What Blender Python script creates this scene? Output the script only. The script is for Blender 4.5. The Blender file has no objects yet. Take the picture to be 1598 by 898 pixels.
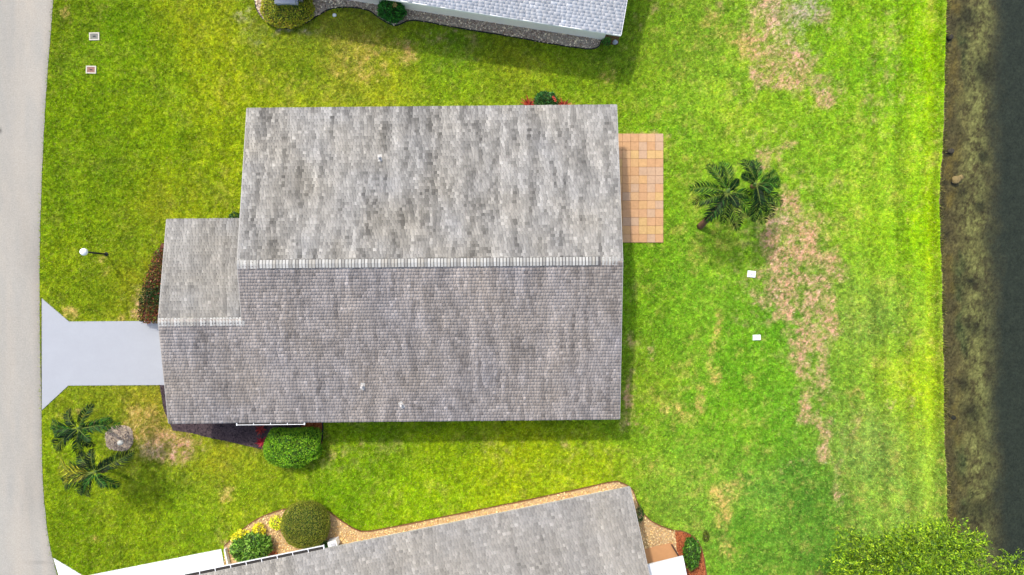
import bpy, bmesh, math, random
import numpy as np
from mathutils import Vector, Matrix

random.seed(7)
RNG = np.random.default_rng(11)
SC = bpy.context.scene
COL = SC.collection

# ------------------------------------------------------------------ camera, sky, sun, exposure
CAM_H = 34.0
F = 799.0 / 0.75                      # photograph pixels per unit of tan(angle)
cam_d = bpy.data.cameras.new("camera")
cam = bpy.data.objects.new("camera", cam_d)
COL.objects.link(cam)
cam.location = (0, 0, CAM_H)
cam_d.sensor_fit = 'HORIZONTAL'
cam_d.angle = 2 * math.atan(0.75)
cam_d.clip_start = 0.5
cam_d.clip_end = 2000
SC.camera = cam

SUN_AZ = Vector((-0.50, 0.86)).normalized()
SUN_EL = math.radians(56)
W = bpy.data.worlds.new("World")
SC.world = W
W.use_nodes = True
nt = W.node_tree
sky = nt.nodes.new('ShaderNodeTexSky')
sky.sky_type = 'NISHITA'
sky.sun_disc = False
sky.sun_elevation = SUN_EL
sky.sun_rotation = math.atan2(SUN_AZ.x, SUN_AZ.y)
sky.air_density = 1.0
sky.dust_density = 3.0
sky.ozone_density = 0.6
bg = nt.nodes['Background']
bg.inputs['Strength'].default_value = 0.15
nt.links.new(sky.outputs[0], bg.inputs['Color'])

sun_d = bpy.data.lights.new("sun", 'SUN')
sun_d.energy = 1.65
sun_d.angle = math.radians(2.2)
sun_d.color = (1.0, 0.95, 0.87)
sun = bpy.data.objects.new("sun", sun_d)
COL.objects.link(sun)
sdir = Vector((SUN_AZ.x * math.cos(SUN_EL), SUN_AZ.y * math.cos(SUN_EL), math.sin(SUN_EL)))
sun.rotation_euler = sdir.to_track_quat('Z', 'Y').to_euler()
sun.location = (-10, 20, 40)

SC.view_settings.view_transform = 'Standard'
SC.view_settings.look = 'None'
SC.view_settings.exposure = 0.95
SC.view_settings.gamma = 1.0
SC.view_settings.use_curve_mapping = False


# ------------------------------------------------------------------ helpers
def at(px, py, z=0.0):
    """the point at height z that the photograph shows at pixel (px, py)"""
    s = F / (CAM_H - z)
    return ((px - 799.0) / s, (449.0 - py) / s, z)


def lin(r, g, b):
    c = np.array([r, g, b], float) / 255.0
    return np.where(c <= 0.04045, c / 12.92, ((c + 0.055) / 1.055) ** 2.4)


_TAB = RNG.random((8, 256, 256))


def vnoise(x, y, k=0):
    x = np.asarray(x, float) + 1000.0
    y = np.asarray(y, float) + 1000.0
    xi = np.floor(x).astype(int); yi = np.floor(y).astype(int)
    fx = x - xi; fy = y - yi
    fx = fx * fx * (3 - 2 * fx); fy = fy * fy * (3 - 2 * fy)
    T = _TAB[k % 8]
    a = T[xi & 255, yi & 255]; b = T[(xi + 1) & 255, yi & 255]
    c = T[xi & 255, (yi + 1) & 255]; d = T[(xi + 1) & 255, (yi + 1) & 255]
    return (a * (1 - fx) + b * fx) * (1 - fy) + (c * (1 - fx) + d * fx) * fy


def fbm(x, y, k=0, o=4, g=0.55):
    s = 0; a = 1.0; n = 0
    for i in range(o):
        s = s + a * vnoise(x * 2 ** i + 17.3 * i, y * 2 ** i - 9.1 * i, k + i)
        n += a; a *= g
    return s / n


def sstep(a, b, x):
    t = np.clip((x - a) / (b - a), 0, 1)
    return t * t * (3 - 2 * t)


def in_poly(x, y, poly):
    x = np.asarray(x); y = np.asarray(y)
    inside = np.zeros(x.shape, bool)
    n = len(poly); j = n - 1
    for i in range(n):
        xi, yi = poly[i][0], poly[i][1]; xj, yj = poly[j][0], poly[j][1]
        if yi != yj:
            c = ((yi > y) != (yj > y)) & (x < (xj - xi) * (y - yi) / (yj - yi) + xi)
            inside ^= c
        j = i
    return inside


def smooth_line(pts, n=6):
    """Catmull-Rom through 2-D points"""
    P = [np.array(p[:2], float) for p in pts]
    P = [2 * P[0] - P[1]] + P + [2 * P[-1] - P[-2]]
    out = []
    for i in range(1, len(P) - 2):
        for k in range(n):
            t = k / n
            a, b, c, d = P[i - 1], P[i], P[i + 1], P[i + 2]
            out.append(0.5 * (2 * b + (c - a) * t + (2 * a - 5 * b + 4 * c - d) * t * t + (3 * b - a - 3 * c + d) * t ** 3))
    out.append(P[-2])
    return [tuple(p) for p in out]


def root_loc(o):
    while o.parent:
        o = o.parent
    return np.array(o.location[:], float)


def mesh_data(name, V, Fc, mat=None, col=None, smooth=False):
    me = bpy.data.meshes.new(name)
    V = np.asarray(V, np.float32)
    if isinstance(Fc, np.ndarray):
        m, k = Fc.shape
        me.vertices.add(len(V)); me.vertices.foreach_set('co', V.ravel())
        me.loops.add(m * k); me.loops.foreach_set('vertex_index', Fc.astype(np.int32).ravel())
        me.polygons.add(m); me.polygons.foreach_set('loop_start', np.arange(m, dtype=np.int32) * k)
        me.update(calc_edges=True)
    else:
        me.from_pydata([tuple(v) for v in V], [], Fc)
        me.update()
    if col is not None:
        ca = me.color_attributes.new('tint', 'FLOAT_COLOR', 'POINT')
        c4 = np.ones((len(V), 4), np.float32); c4[:, :3] = col
        ca.data.foreach_set('color', c4.ravel())
    if smooth:
        me.polygons.foreach_set('use_smooth', np.ones(len(me.polygons), bool))
    if mat:
        me.materials.append(mat)
    return me


def obj(name, V, Fc, mat, parent=None, col=None, smooth=False, kind=None, loc=None):
    """one mesh object; V in world coordinates"""
    V = np.asarray(V, float)
    if parent is not None:
        V = V - root_loc(parent)
    elif loc is not None:
        V = V - np.array(loc, float)
    o = bpy.data.objects.new(name, mesh_data(name, V, Fc, mat, col, smooth))
    COL.objects.link(o)
    if parent is not None:
        o.parent = parent
    elif loc is not None:
        o.location = loc
    if kind:
        o['kind'] = kind
    return o


def tag(o, label, cat, group=None, kind=None):
    o['label'] = label; o['category'] = cat
    if group: o['group'] = group
    if kind: o['kind'] = kind
    return o


def thing(name, label, cat, loc, group=None):
    o = bpy.data.objects.new(name, None)
    o.empty_display_size = 0.3
    COL.objects.link(o)
    o.location = loc
    return tag(o, label, cat, group)


class MB:
    """collects shapes for one mesh"""
    def __init__(s): s.v = []; s.f = []; s.c = []; s.cur = (1, 1, 1)
    def add(s, V, Fc):
        n = len(s.v)
        s.v += [tuple(p) for p in V]; s.f += [tuple(i + n for i in f) for f in Fc]
        s.c += [s.cur] * len(V)
    def box(s, x0, x1, y0, y1, z0, z1, M=None):
        V = [Vector((x, y, z)) for z in (z0, z1) for y in (y0, y1) for x in (x0, x1)]
        if M is not None: V = [M @ v for v in V]
        s.add(V, [(0, 2, 3, 1), (4, 5, 7, 6), (0, 1, 5, 4), (2, 6, 7, 3), (0, 4, 6, 2), (1, 3, 7, 5)])
    def prism(s, poly, z0, z1):
        n = len(poly)
        a = sum(poly[i][0] * poly[(i + 1) % n][1] - poly[(i + 1) % n][0] * poly[i][1] for i in range(n))
        if a < 0: poly = poly[::-1]
        V = [(p[0], p[1], z0) for p in poly] + [(p[0], p[1], z1) for p in poly]
        s.add(V, [tuple(range(n - 1, -1, -1)), tuple(range(n, 2 * n))] + [(i, (i + 1) % n, n + (i + 1) % n, n + i) for i in range(n)])
    def tube(s, pts, r, n=8, cap=True):
        pts = [Vector(p) for p in pts]
        rr = r if hasattr(r, '__len__') else [r] * len(pts)
        V = []
        for i, p in enumerate(pts):
            d = (pts[min(i + 1, len(pts) - 1)] - pts[max(i - 1, 0)]).normalized()
            a = d.orthogonal() if i == 0 else (a - d * a.dot(d))
            a.normalize(); b = d.cross(a)
            V += [p + rr[i] * (a * math.cos(2 * math.pi * k / n) + b * math.sin(2 * math.pi * k / n)) for k in range(n)]
        Fc = [(i * n + k, i * n + (k + 1) % n, (i + 1) * n + (k + 1) % n, (i + 1) * n + k) for i in range(len(pts) - 1) for k in range(n)]
        if cap:
            Fc += [tuple(range(n - 1, -1, -1)), tuple((len(pts) - 1) * n + k for k in range(n))]
        s.add(V, Fc)
    def lathe(s, c, prof, n=20):
        V = []; Fc = []
        for r, z in prof:
            V += [(c[0] + r * math.cos(2 * math.pi * k / n), c[1] + r * math.sin(2 * math.pi * k / n), c[2] + z) for k in range(n)]
        for i in range(len(prof) - 1):
            Fc += [(i * n + k, i * n + (k + 1) % n, (i + 1) * n + (k + 1) % n, (i + 1) * n + k) for k in range(n)]
        Fc += [tuple(range(n - 1, -1, -1)), tuple((len(prof) - 1) * n + k for k in range(n))]
        s.add(V, Fc)
    def build(s, name, mat, parent=None, smooth=False, kind=None, loc=None, col=False):
        return obj(name, s.v, s.f, mat, parent, np.array(s.c) if col else None, smooth, kind, loc)


# ------------------------------------------------------------------ materials
def pmat(name, col=(0.5, 0.5, 0.5), var=0.15, scale=6.0, rough=0.85, bump=0.3, bscale=None, attr=False, spec=0.25,
         var2=0.0, scale2=0.8, metal=0.0, transl=0.0, bdist=0.01):
    m = bpy.data.materials.new(name)
    m.use_nodes = True
    n = m.node_tree.nodes; l = m.node_tree.links
    b = n['Principled BSDF']
    b.inputs['Roughness'].default_value = rough
    b.inputs['Specular IOR Level'].default_value = spec
    b.inputs['Metallic'].default_value = metal
    geo = n.new('ShaderNodeNewGeometry')
    if attr:
        a = n.new('ShaderNodeAttribute'); a.attribute_name = 'tint'
        src = a.outputs['Color']
    else:
        r = n.new('ShaderNodeRGB'); r.outputs[0].default_value = (*col, 1); src = r.outputs[0]
    def mul(src, sc, va, det):
        t = n.new('ShaderNodeTexNoise'); t.inputs['Scale'].default_value = sc; t.inputs['Detail'].default_value = det
        t.inputs['Roughness'].default_value = 0.65
        l.new(geo.outputs['Position'], t.inputs['Vector'])
        mr = n.new('ShaderNodeMapRange')
        mr.inputs[1].default_value = 0.25; mr.inputs[2].default_value = 0.75
        mr.inputs[3].default_value = 1 - va; mr.inputs[4].default_value = 1 + va
        l.new(t.outputs['Fac'], mr.inputs[0])
        v = n.new('ShaderNodeVectorMath'); v.operation = 'SCALE'
        l.new(src, v.inputs[0]); l.new(mr.outputs[0], v.inputs['Scale'])
        return v.outputs[0]
    if var: src = mul(src, scale, var, 5)
    if var2: src = mul(src, scale2, var2, 3)
    l.new(src, b.inputs['Base Color'])
    if bump:
        t = n.new('ShaderNodeTexNoise'); t.inputs['Scale'].default_value = bscale or scale * 4; t.inputs['Detail'].default_value = 4
        l.new(geo.outputs['Position'], t.inputs['Vector'])
        bp = n.new('ShaderNodeBump'); bp.inputs['Strength'].default_value = bump; bp.inputs['Distance'].default_value = bdist
        l.new(t.outputs['Fac'], bp.inputs['Height']); l.new(bp.outputs[0], b.inputs['Normal'])
    if transl:
        tr = n.new('ShaderNodeBsdfTranslucent'); l.new(src, tr.inputs['Color'])
        mx = n.new('ShaderNodeMixShader'); mx.inputs[0].default_value = transl
        l.new(b.outputs[0], mx.inputs[1]); l.new(tr.outputs[0], mx.inputs[2])
        l.new(mx.outputs[0], n['Material Output'].inputs['Surface'])
    return m


M = {}
M['lawn'] = pmat('lawn_soil', attr=True, var=0.30, scale=9, var2=0.08, scale2=1.3, rough=0.95, bump=0.5, bscale=40, spec=0.05)
M['grass'] = pmat('grass_blade', attr=True, var=0.0, rough=0.75, bump=0, spec=0.12, transl=0.25)
M['far_grass'] = pmat('far_grass', (0.11, 0.21, 0.012), var=0.3, scale=3, rough=0.95, bump=0.3)
M['road'] = pmat('road_concrete', attr=True, var=0.17, scale=15, rough=0.92, bump=0.4, bscale=120, spec=0.1)
M['drive'] = pmat('painted_driveway', tuple(lin(203, 207, 213) * 0.52), var=0.035, scale=1.2, rough=0.7, bump=0.15, bscale=90, var2=0.02, scale2=14)
M['drive_white'] = pmat('white_driveway', (0.70, 0.70, 0.705), var=0.03, scale=1.5, rough=0.7, bump=0.15, bscale=90)
M['joint'] = pmat('joint_filler', (0.09, 0.08, 0.075), var=0.3, scale=20, bump=0.4)
M['shingle'] = pmat('asphalt_shingle', attr=True, var=0.16, scale=42, rough=0.93, bump=0.5, bscale=160, spec=0.1)
M['deck'] = pmat('roof_deck', (0.09, 0.085, 0.08), var=0.15, scale=12)
M['drip'] = pmat('drip_edge_metal', (0.36, 0.35, 0.32), var=0.08, scale=8, rough=0.5, bump=0.1)
M['cap'] = pmat('ridge_shingle', attr=True, var=0.12, scale=30, rough=0.9, bump=0.5, bscale=120, spec=0.1)
M['wall'] = pmat('white_stucco', (0.90, 0.87, 0.78), var=0.05, scale=5, rough=0.85, bump=0.4, bscale=60)
M['trim'] = pmat('white_trim', (0.80, 0.80, 0.78), var=0.04, scale=10, rough=0.5, bump=0.05)
M['vent'] = pmat('vent_metal', (0.50, 0.47, 0.43), var=0.12, scale=12, rough=0.6, bump=0.1)
M['glass'] = pmat('window_glass', (0.03, 0.035, 0.04), var=0, rough=0.06, bump=0, spec=0.6)
M['dark'] = pmat('dark_gutter_inside', (0.03, 0.026, 0.022), var=0.3, scale=9, rough=0.7)
M['paver'] = [pmat('clay_paver', tuple(lin(*c) * 0.56), var=0.12, scale=11, rough=0.9, bump=0.4, bscale=70, var2=0.06, scale2=3)
              for c in ((238, 192, 142), (240, 198, 134), (236, 186, 138), (228, 190, 154), (240, 192, 134), (232, 182, 132))]
M['sand'] = pmat('joint_sand', tuple(lin(176, 128, 88) * 0.5), var=0.3, scale=20, bump=0.4)
M['stone'] = pmat('pebble', attr=True, var=0.2, scale=50, rough=0.85, bump=0.3, bscale=100)
M['bed'] = pmat('gravel_bed', (0.42, 0.29, 0.15), var=0.4, scale=24, rough=0.95, bump=0.6)
M['bed_grey'] = pmat('gravel_bed_shady', (0.42, 0.34, 0.26), var=0.4, scale=24, rough=0.95, bump=0.6)
M['mulch_dark'] = pmat('dark_mulch', (0.065, 0.045, 0.048), var=0.5, scale=16, var2=0.3, scale2=1.6, rough=0.95, bump=0.9, bscale=40, bdist=0.03)
M['mulch_red'] = pmat('red_mulch', (0.38, 0.12, 0.045), var=0.4, scale=18, rough=0.95, bump=0.9, bscale=40, bdist=0.03)
M['mulch_dry'] = pmat('dry_mulch', tuple(lin(200, 178, 150) * 0.9), var=0.35, scale=13, rough=0.95, bump=0.8, bscale=30, bdist=0.03)
M['mulch_brown'] = pmat('brown_mulch', (0.14, 0.055, 0.035), var=0.4, scale=18, rough=0.95, bump=0.9, bscale=40, bdist=0.03)
M['tan_slab'] = pmat('terracotta_slab', tuple(lin(226, 168, 116) * 0.6), var=0.06, scale=4, rough=0.85, bump=0.2)
M['chip'] = pmat('mulch_chip', attr=True, var=0.2, scale=30, rough=0.95, bump=0.2)
M['edging'] = pmat('black_edging', (0.018, 0.018, 0.02), var=0.2, scale=20, rough=0.6, bump=0.2)
M['edging_brown'] = pmat('brown_edging', (0.16, 0.07, 0.03), var=0.2, scale=20, rough=0.7, bump=0.2)
M['leaf'] = pmat('leaf', attr=True, var=0.1, scale=20, rough=0.5, bump=0, spec=0.35, transl=0.25)
M['frond'] = pmat('palm_leaflet', attr=True, var=0.1, scale=20, rough=0.5, bump=0, spec=0.12, transl=0.10)
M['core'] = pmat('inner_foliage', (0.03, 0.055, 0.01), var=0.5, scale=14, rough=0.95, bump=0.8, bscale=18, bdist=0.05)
M['bark'] = pmat('bark', (0.20, 0.15, 0.11), var=0.35, scale=14, rough=0.95, bump=0.9, bscale=26, bdist=0.02)
M['bark_red'] = pmat('palm_trunk_bark', (0.17, 0.085, 0.05), var=0.4, scale=14, rough=0.95, bump=0.9, bscale=26, bdist=0.02)
M['metal_black'] = pmat('black_post_paint', (0.02, 0.02, 0.022), var=0.15, scale=10, rough=0.4, bump=0.1)
M['globe'] = pmat('opal_globe', (0.85, 0.85, 0.83), var=0.02, scale=4, rough=0.25, bump=0, spec=0.5)
M['concrete'] = pmat('box_concrete', (0.50, 0.46, 0.38), var=0.2, scale=20, rough=0.9, bump=0.5)
M['lid_grey'] = pmat('grey_lid', (0.17, 0.17, 0.15), var=0.4, scale=25, rough=0.8, bump=0.4)
M['lid_rust'] = pmat('rusty_lid', (0.25, 0.13, 0.10), var=0.45, scale=22, rough=0.85, bump=0.4)
M['white_plastic'] = pmat('white_plastic', (0.80, 0.80, 0.80), var=0.05, scale=12, rough=0.45, bump=0.1)
M['grey_box'] = pmat('grey_enclosure', (0.42, 0.43, 0.47), var=0.08, scale=8, rough=0.5, bump=0.1)
M['lake_bed'] = pmat('lake_bed', attr=True, var=0.45, scale=9, rough=0.95, bump=0.9, bscale=22, var2=0.2, scale2=2.5, spec=0.05, bdist=0.03)
M['rock'] = pmat('shore_rock', tuple(lin(165, 145, 95) * .5), var=0.35, scale=14, rough=0.9, bump=0.9, bscale=24, bdist=0.02)
M['rock_dark'] = pmat('wet_rock', (0.05, 0.045, 0.035), var=0.4, scale=14, rough=0.95, spec=0.05, bump=0.9, bscale=24, bdist=0.02)

wm = bpy.data.materials.new('pond_water'); wm.use_nodes = True
n_ = wm.node_tree.nodes; l_ = wm.node_tree.links
n_.remove(n_['Principled BSDF'])
tr = n_.new('ShaderNodeBsdfTransparent'); tr.inputs['Color'].default_value = (0.80, 0.86, 0.80, 1)
gl = n_.new('ShaderNodeBsdfGlossy'); gl.inputs['Roughness'].default_value = 0.05
fr = n_.new('ShaderNodeFresnel'); fr.inputs['IOR'].default_value = 1.33
mx = n_.new('ShaderNodeMixShader')
wn = n_.new('ShaderNodeTexNoise'); wn.inputs['Scale'].default_value = 5; wn.inputs['Detail'].default_value = 3
g_ = n_.new('ShaderNodeNewGeometry'); l_.new(g_.outputs['Position'], wn.inputs['Vector'])
bp = n_.new('ShaderNodeBump'); bp.inputs['Strength'].default_value = 0.12; bp.inputs['Distance'].default_value = 0.02
l_.new(wn.outputs['Fac'], bp.inputs['Height'])
l_.new(bp.outputs[0], gl.inputs['Normal']); l_.new(bp.outputs[0], fr.inputs['Normal'])
l_.new(fr.outputs[0], mx.inputs[0]); l_.new(tr.outputs[0], mx.inputs[1]); l_.new(gl.outputs[0], mx.inputs[2])
l_.new(mx.outputs[0], n_['Material Output'].inputs['Surface'])

# ------------------------------------------------------------------ ground layout (pixels of the photograph, on the ground)
G = lambda pts: [at(*p)[:2] for p in pts]
road_edge = smooth_line(G([(92, -160), (83, 0), (76, 90), (70, 180), (66, 270), (63, 350), (62, 450), (63, 560), (65, 660), (67, 750), (73, 820), (82, 870), (98, 930), (125, 1030)]), 5)
road_poly = [(-60, road_edge[0][1]), *road_edge, (-60, road_edge[-1][1])]
shore = smooth_line(G([(1481, -160), (1478, 0), (1476, 60), (1473, 140), (1471, 220), (1467, 270), (1466, 330), (1469, 390), (1470, 440), (1471, 500), (1472, 560), (1473, 620), (1475, 700), (1478, 790), (1480, 898), (1484, 1060)]), 6)
_sy = np.array([p[1] for p in shore])[::-1]; _sx = np.array([p[0] for p in shore])[::-1]


def shore_x(y):
    y = np.asarray(y, float)
    return np.interp(y, _sy, _sx) + 0.16 * (fbm(y * 0.9, y * 0 + 3.3, 2, 4, 0.7) - 0.5)


drive_poly = G([(66, 466), (108, 502), (265, 501), (265, 601), (107, 602), (66, 640)])
sdrive_poly = G([(84, 871), (131, 899.5), (345.5, 857), (354, 905), (330, 1000), (128, 1010), (118, 985)])
patio_box = (at(1035, 209), at(1035, 379))
nbed_poly = G([(398, -40)]) + smooth_line(G([(398, -5), (402, 18), (418, 36), (440, 45), (465, 42), (488, 30), (515, 15), (545, 12), (575, 17), (592, 29), (608, 38), (620, 40), (638, 33), (660, 34), (720, 45), (800, 58), (860, 69), (900, 75), (922, 77), (934, 73), (938, 64)]), 5) + G([(936, 52), (620, -8), (600, -40)])
nedge_line = smooth_line(G([(398, -30), (398, -5), (402, 18), (418, 36), (440, 45), (465, 42), (488, 30), (515, 15), (545, 12), (575, 17), (592, 29), (608, 38), (620, 40), (638, 33), (660, 34), (720, 45), (800, 58), (860, 69), (900, 75), (922, 77), (934, 73), (938, 64)]), 5)
sedge_line = smooth_line(G([(350, 852), (368, 836), (395, 814), (425, 800), (455, 793), (490, 793), (512, 798), (535, 814), (555, 826), (570, 829), (600, 825), (700, 805), (800, 785), (900, 764), (955, 752), (968, 753), (985, 762), (993, 780), (1001, 797), (1015, 812), (1034, 822), (1052, 828), (1064, 829), (1080, 836), (1092, 850), (1098, 870), (1102, 898), (1105, 940)]), 4)
sbed_poly = sedge_line + G([(1000, 940), (960, 800), (700, 850), (520, 890), (352, 930)])
redmulch_poly = G([(1053, 827), (1064, 829), (1080, 836), (1092, 850), (1098, 870), (1102, 898), (1105, 940), (1050, 940), (1064, 880), (1056, 860)])
mbed_poly = G([(249, 600), (256, 640), (270, 672), (300, 676), (330, 684), (360, 690), (390, 697), (408, 701), (440, 701), (470, 700), (490, 705), (503, 690), (504, 640), (300, 600)])
ring_poly = smooth_line(G([(165, 676), (174, 667), (190, 664), (204, 668), (208, 680), (206, 695), (196, 703), (178, 702), (167, 696), (165, 676)]), 4)[:-1]
lbed_poly = G([(252, 380), (244, 405), (234, 430), (226, 460), (223, 495), (228, 502), (262, 502), (290, 380)])

# main house frame: local X along the ridge, Y to the north
RA = math.radians(0.55)
HO = np.array([0.0, 1.13])


def H(x, y, z=0.0):
    return (HO[0] + x * math.cos(RA) - y * math.sin(RA), HO[1] + x * math.sin(RA) + y * math.cos(RA), z)


house_foot = [H(-11.7, 6.6)[:2], H(4.4, 6.6)[:2], H(4.4, -6.6)[:2], H(-15.4, -6.6)[:2], H(-15.4, 1.5)[:2], H(-11.7, 1.5)[:2]]
EXCL = [road_poly, drive_poly, sdrive_poly, nbed_poly, sbed_poly, mbed_poly, ring_poly, lbed_poly, house_foot,
        [at(960, 209)[:2], at(1035.5, 209)[:2], at(1035.5, 379)[:2], at(960, 379)[:2]]]

# ------------------------------------------------------------------ lawn colours
GRASS_GAIN = 0.97
CTRL = [(100, 30, 112, 140, 18), (200, 60, 108, 146, 14), (300, 40, 130, 152, 24), (330, 120, 142, 166, 18), (120, 200, 116, 150, 12), (250, 200, 122, 156, 14),
        (345, 250, 142, 165, 18), (100, 330, 121, 154, 14), (200, 300, 122, 155, 14), (150, 440, 112, 140, 20), (90, 420, 122, 150, 18), (220, 430, 140, 150, 30),
        (450, 60, 134, 154, 36), (550, 80, 156, 164, 52), (600, 115, 152, 172, 34), (700, 130, 142, 176, 28), (800, 80, 136, 156, 34), (900, 130, 134, 172, 30),
        (980, 60, 128, 160, 34), (1020, 50, 128, 170, 32), (1100, 120, 138, 180, 36), (1050, 180, 130, 178, 30), (1150, 200, 140, 184, 32), (1350, 100, 142, 194, 28), (1440, 100, 152, 206, 16),
        (1380, 300, 150, 196, 36), (1440, 350, 156, 206, 16), (1340, 500, 142, 180, 52), (1430, 600, 162, 200, 28), (1350, 700, 146, 180, 62), (1100, 500, 122, 174, 30),
        (1150, 600, 112, 170, 24), (1100, 650, 122, 174, 30), (1200, 780, 118, 166, 48), (1100, 720, 124, 170, 38), (1050, 780, 126, 166, 42), (1250, 850, 108, 156, 38), (1400, 800, 142, 184, 54),
        (600, 700, 120, 160, 20), (700, 700, 132, 166, 20), (800, 720, 160, 184, 20), (900, 730, 150, 178, 24), (650, 770, 146, 186, 18), (550, 760, 122, 166, 18),
        (400, 760, 126, 156, 24), (300, 800, 126, 160, 22), (200, 830, 116, 146, 18), (120, 850, 110, 142, 14), (350, 720, 142, 156, 34), (100, 700, 126, 156, 18), (180, 640, 124, 144, 28), (230, 640, 142, 146, 40),
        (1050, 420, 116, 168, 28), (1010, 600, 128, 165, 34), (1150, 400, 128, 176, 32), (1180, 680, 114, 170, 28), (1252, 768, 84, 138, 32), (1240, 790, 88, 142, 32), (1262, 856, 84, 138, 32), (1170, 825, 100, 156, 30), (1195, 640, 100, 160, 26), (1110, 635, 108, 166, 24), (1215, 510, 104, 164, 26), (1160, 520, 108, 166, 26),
        (330, 60, 150, 168, 26), (345, 120, 154, 172, 22), (270, 130, 116, 152, 18), (170, 260, 112, 146, 18), (240, 320, 138, 152, 26), (210, 380, 116, 148, 18), (90, 240, 112, 146, 16), (150, 90, 112, 150, 16), (700, 100, 126, 168, 30), (850, 110, 142, 172, 34), (470, 110, 130, 160, 24)]
# dry patches: x, y, rx, ry, strength, tone (0 pink tan, 1 yellow tan, 2 grey)
DRY = [(1195, 20, 26, 32, 1, 0), (1172, 68, 26, 20, .9, 1), (1196, 88, 22, 36, 1, 0), (1232, 30, 30, 34, .9, 2), (1265, 6, 22, 16, 1, 2), (1290, 30, 12, 14, .8, 0), (1245, 100, 22, 14, .9, 0),
       (1230, 130, 28, 11, 1, 0), (1283, 140, 14, 26, .95, 0), (1285, 160, 18, 8, .9, 0), (1184, 112, 10, 16, 1, 0), (1215, 90, 30, 14, .6, 0), (1120, 50, 20, 12, .6, 1), (1100, 30, 14, 14, .45, 1), (1022, 8, 12, 12, .8, 0), (1024, 50, 12, 10, .6, 1),
       (1226, 216, 14, 12, .95, 0), (1190, 244, 20, 16, .85, 0), (1120, 0, 14, 14, .7, 0), (1235, 328, 34, 24, 1, 0), (1240, 362, 26, 24, 1, 0), (1208, 362, 18, 22, .8, 0), (1225, 345, 14, 10, 1, 2), (1242, 400, 30, 18, 1, 0),
       (1230, 430, 34, 22, .9, 0), (1300, 418, 22, 18, .85, 0), (1285, 440, 22, 16, .8, 0), (1230, 466, 38, 24, 1, 0), (1246, 490, 24, 20, .95, 0), (1285, 490, 18, 40, .9, 0), (1262, 525, 30, 14, .9, 0), (1290, 540, 11, 40, .9, 0),
       (1250, 555, 14, 14, .85, 0), (1250, 577, 14, 9, .85, 0), (1288, 600, 9, 18, .8, 0), (1262, 622, 9, 18, .8, 0), (1272, 655, 26, 16, .85, 0), (1286, 682, 9, 22, .95, 0), (1278, 714, 16, 12, 1, 0), (1232, 720, 12, 8, .7, 0),
       (1117, 500, 8, 24, .85, 1), (1114, 562, 7, 18, .8, 1), (1119, 590, 9, 9, .9, 1), (1093, 620, 5, 16, .9, 1), (1050, 640, 34, 18, .6, 1), (1017, 545, 9, 9, .8, 0), (1025, 577, 9, 9, .8, 1), (1180, 543, 16, 7, .8, 1), (1178, 472, 9, 9, .8, 0),
       (1152, 752, 24, 14, .9, 1), (1138, 770, 18, 10, .8, 1), (1124, 800, 13, 22, .9, 1), (1135, 856, 14, 12, .95, 1), (1400, 520, 10, 9, .7, 0), (1385, 628, 18, 12, .6, 0), (1335, 610, 10, 14, .6, 1), (1300, 770, 8, 10, .7, 0), (1380, 100, 16, 50, .45, 0), (1330, 370, 50, 30, .35, 1),
       (107, 15, 10, 30, .75, 1), (165, 25, 8, 12, .5, 1), (540, 72, 42, 22, .42, 1), (600, 92, 34, 26, .45, 1), (638, 92, 10, 9, .8, 1), (560, 115, 40, 12, .5, 1), (225, 470, 14, 20, .95, 0), (195, 492, 14, 8, .7, 1), (120, 492, 14, 7, .8, 1), (100, 482, 10, 6, .8, 1),
       (235, 650, 24, 30, .6, 1), (262, 690, 42, 24, .68, 0), (290, 704, 30, 18, .6, 0), (235, 700, 30, 10, .6, 2), (205, 640, 16, 30, .55, 1), (100, 640, 24, 10, .55, 1), (165, 398, 12, 9, .8, 1), (164, 418, 6, 8, .7, 1), (376, 22, 10, 10, .8, 2), (955, 125, 16, 12, .6, 1), (1005, 205, 28, 4, .8, 0),
       (985, 650, 14, 18, .5, 0), (1000, 720, 40, 20, .45, 1), (880, 700, 60, 12, .35, 0), (990, 30, 10, 22, .7, 0), (150, 200, 60, 30, .2, 1), (700, 60, 60, 18, .45, 0), (355, 770, 12, 10, .6, 1), (365, 780, 12, 10, .5, 1), (150, 840, 20, 8, .6, 1), (520, 718, 30, 10, .4, 0), (560, 690, 30, 14, .45, 0),
       (445, 52, 28, 6, .8, 2), (355, 848, 8, 8, .95, 0), (985, 500, 6, 30, .6, 0), (982, 600, 6, 40, .6, 0), (900, 60, 40, 8, .4, 1)]
TONE = [lin(214, 168, 138), lin(206, 178, 104), lin(186, 174, 152)]


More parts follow.
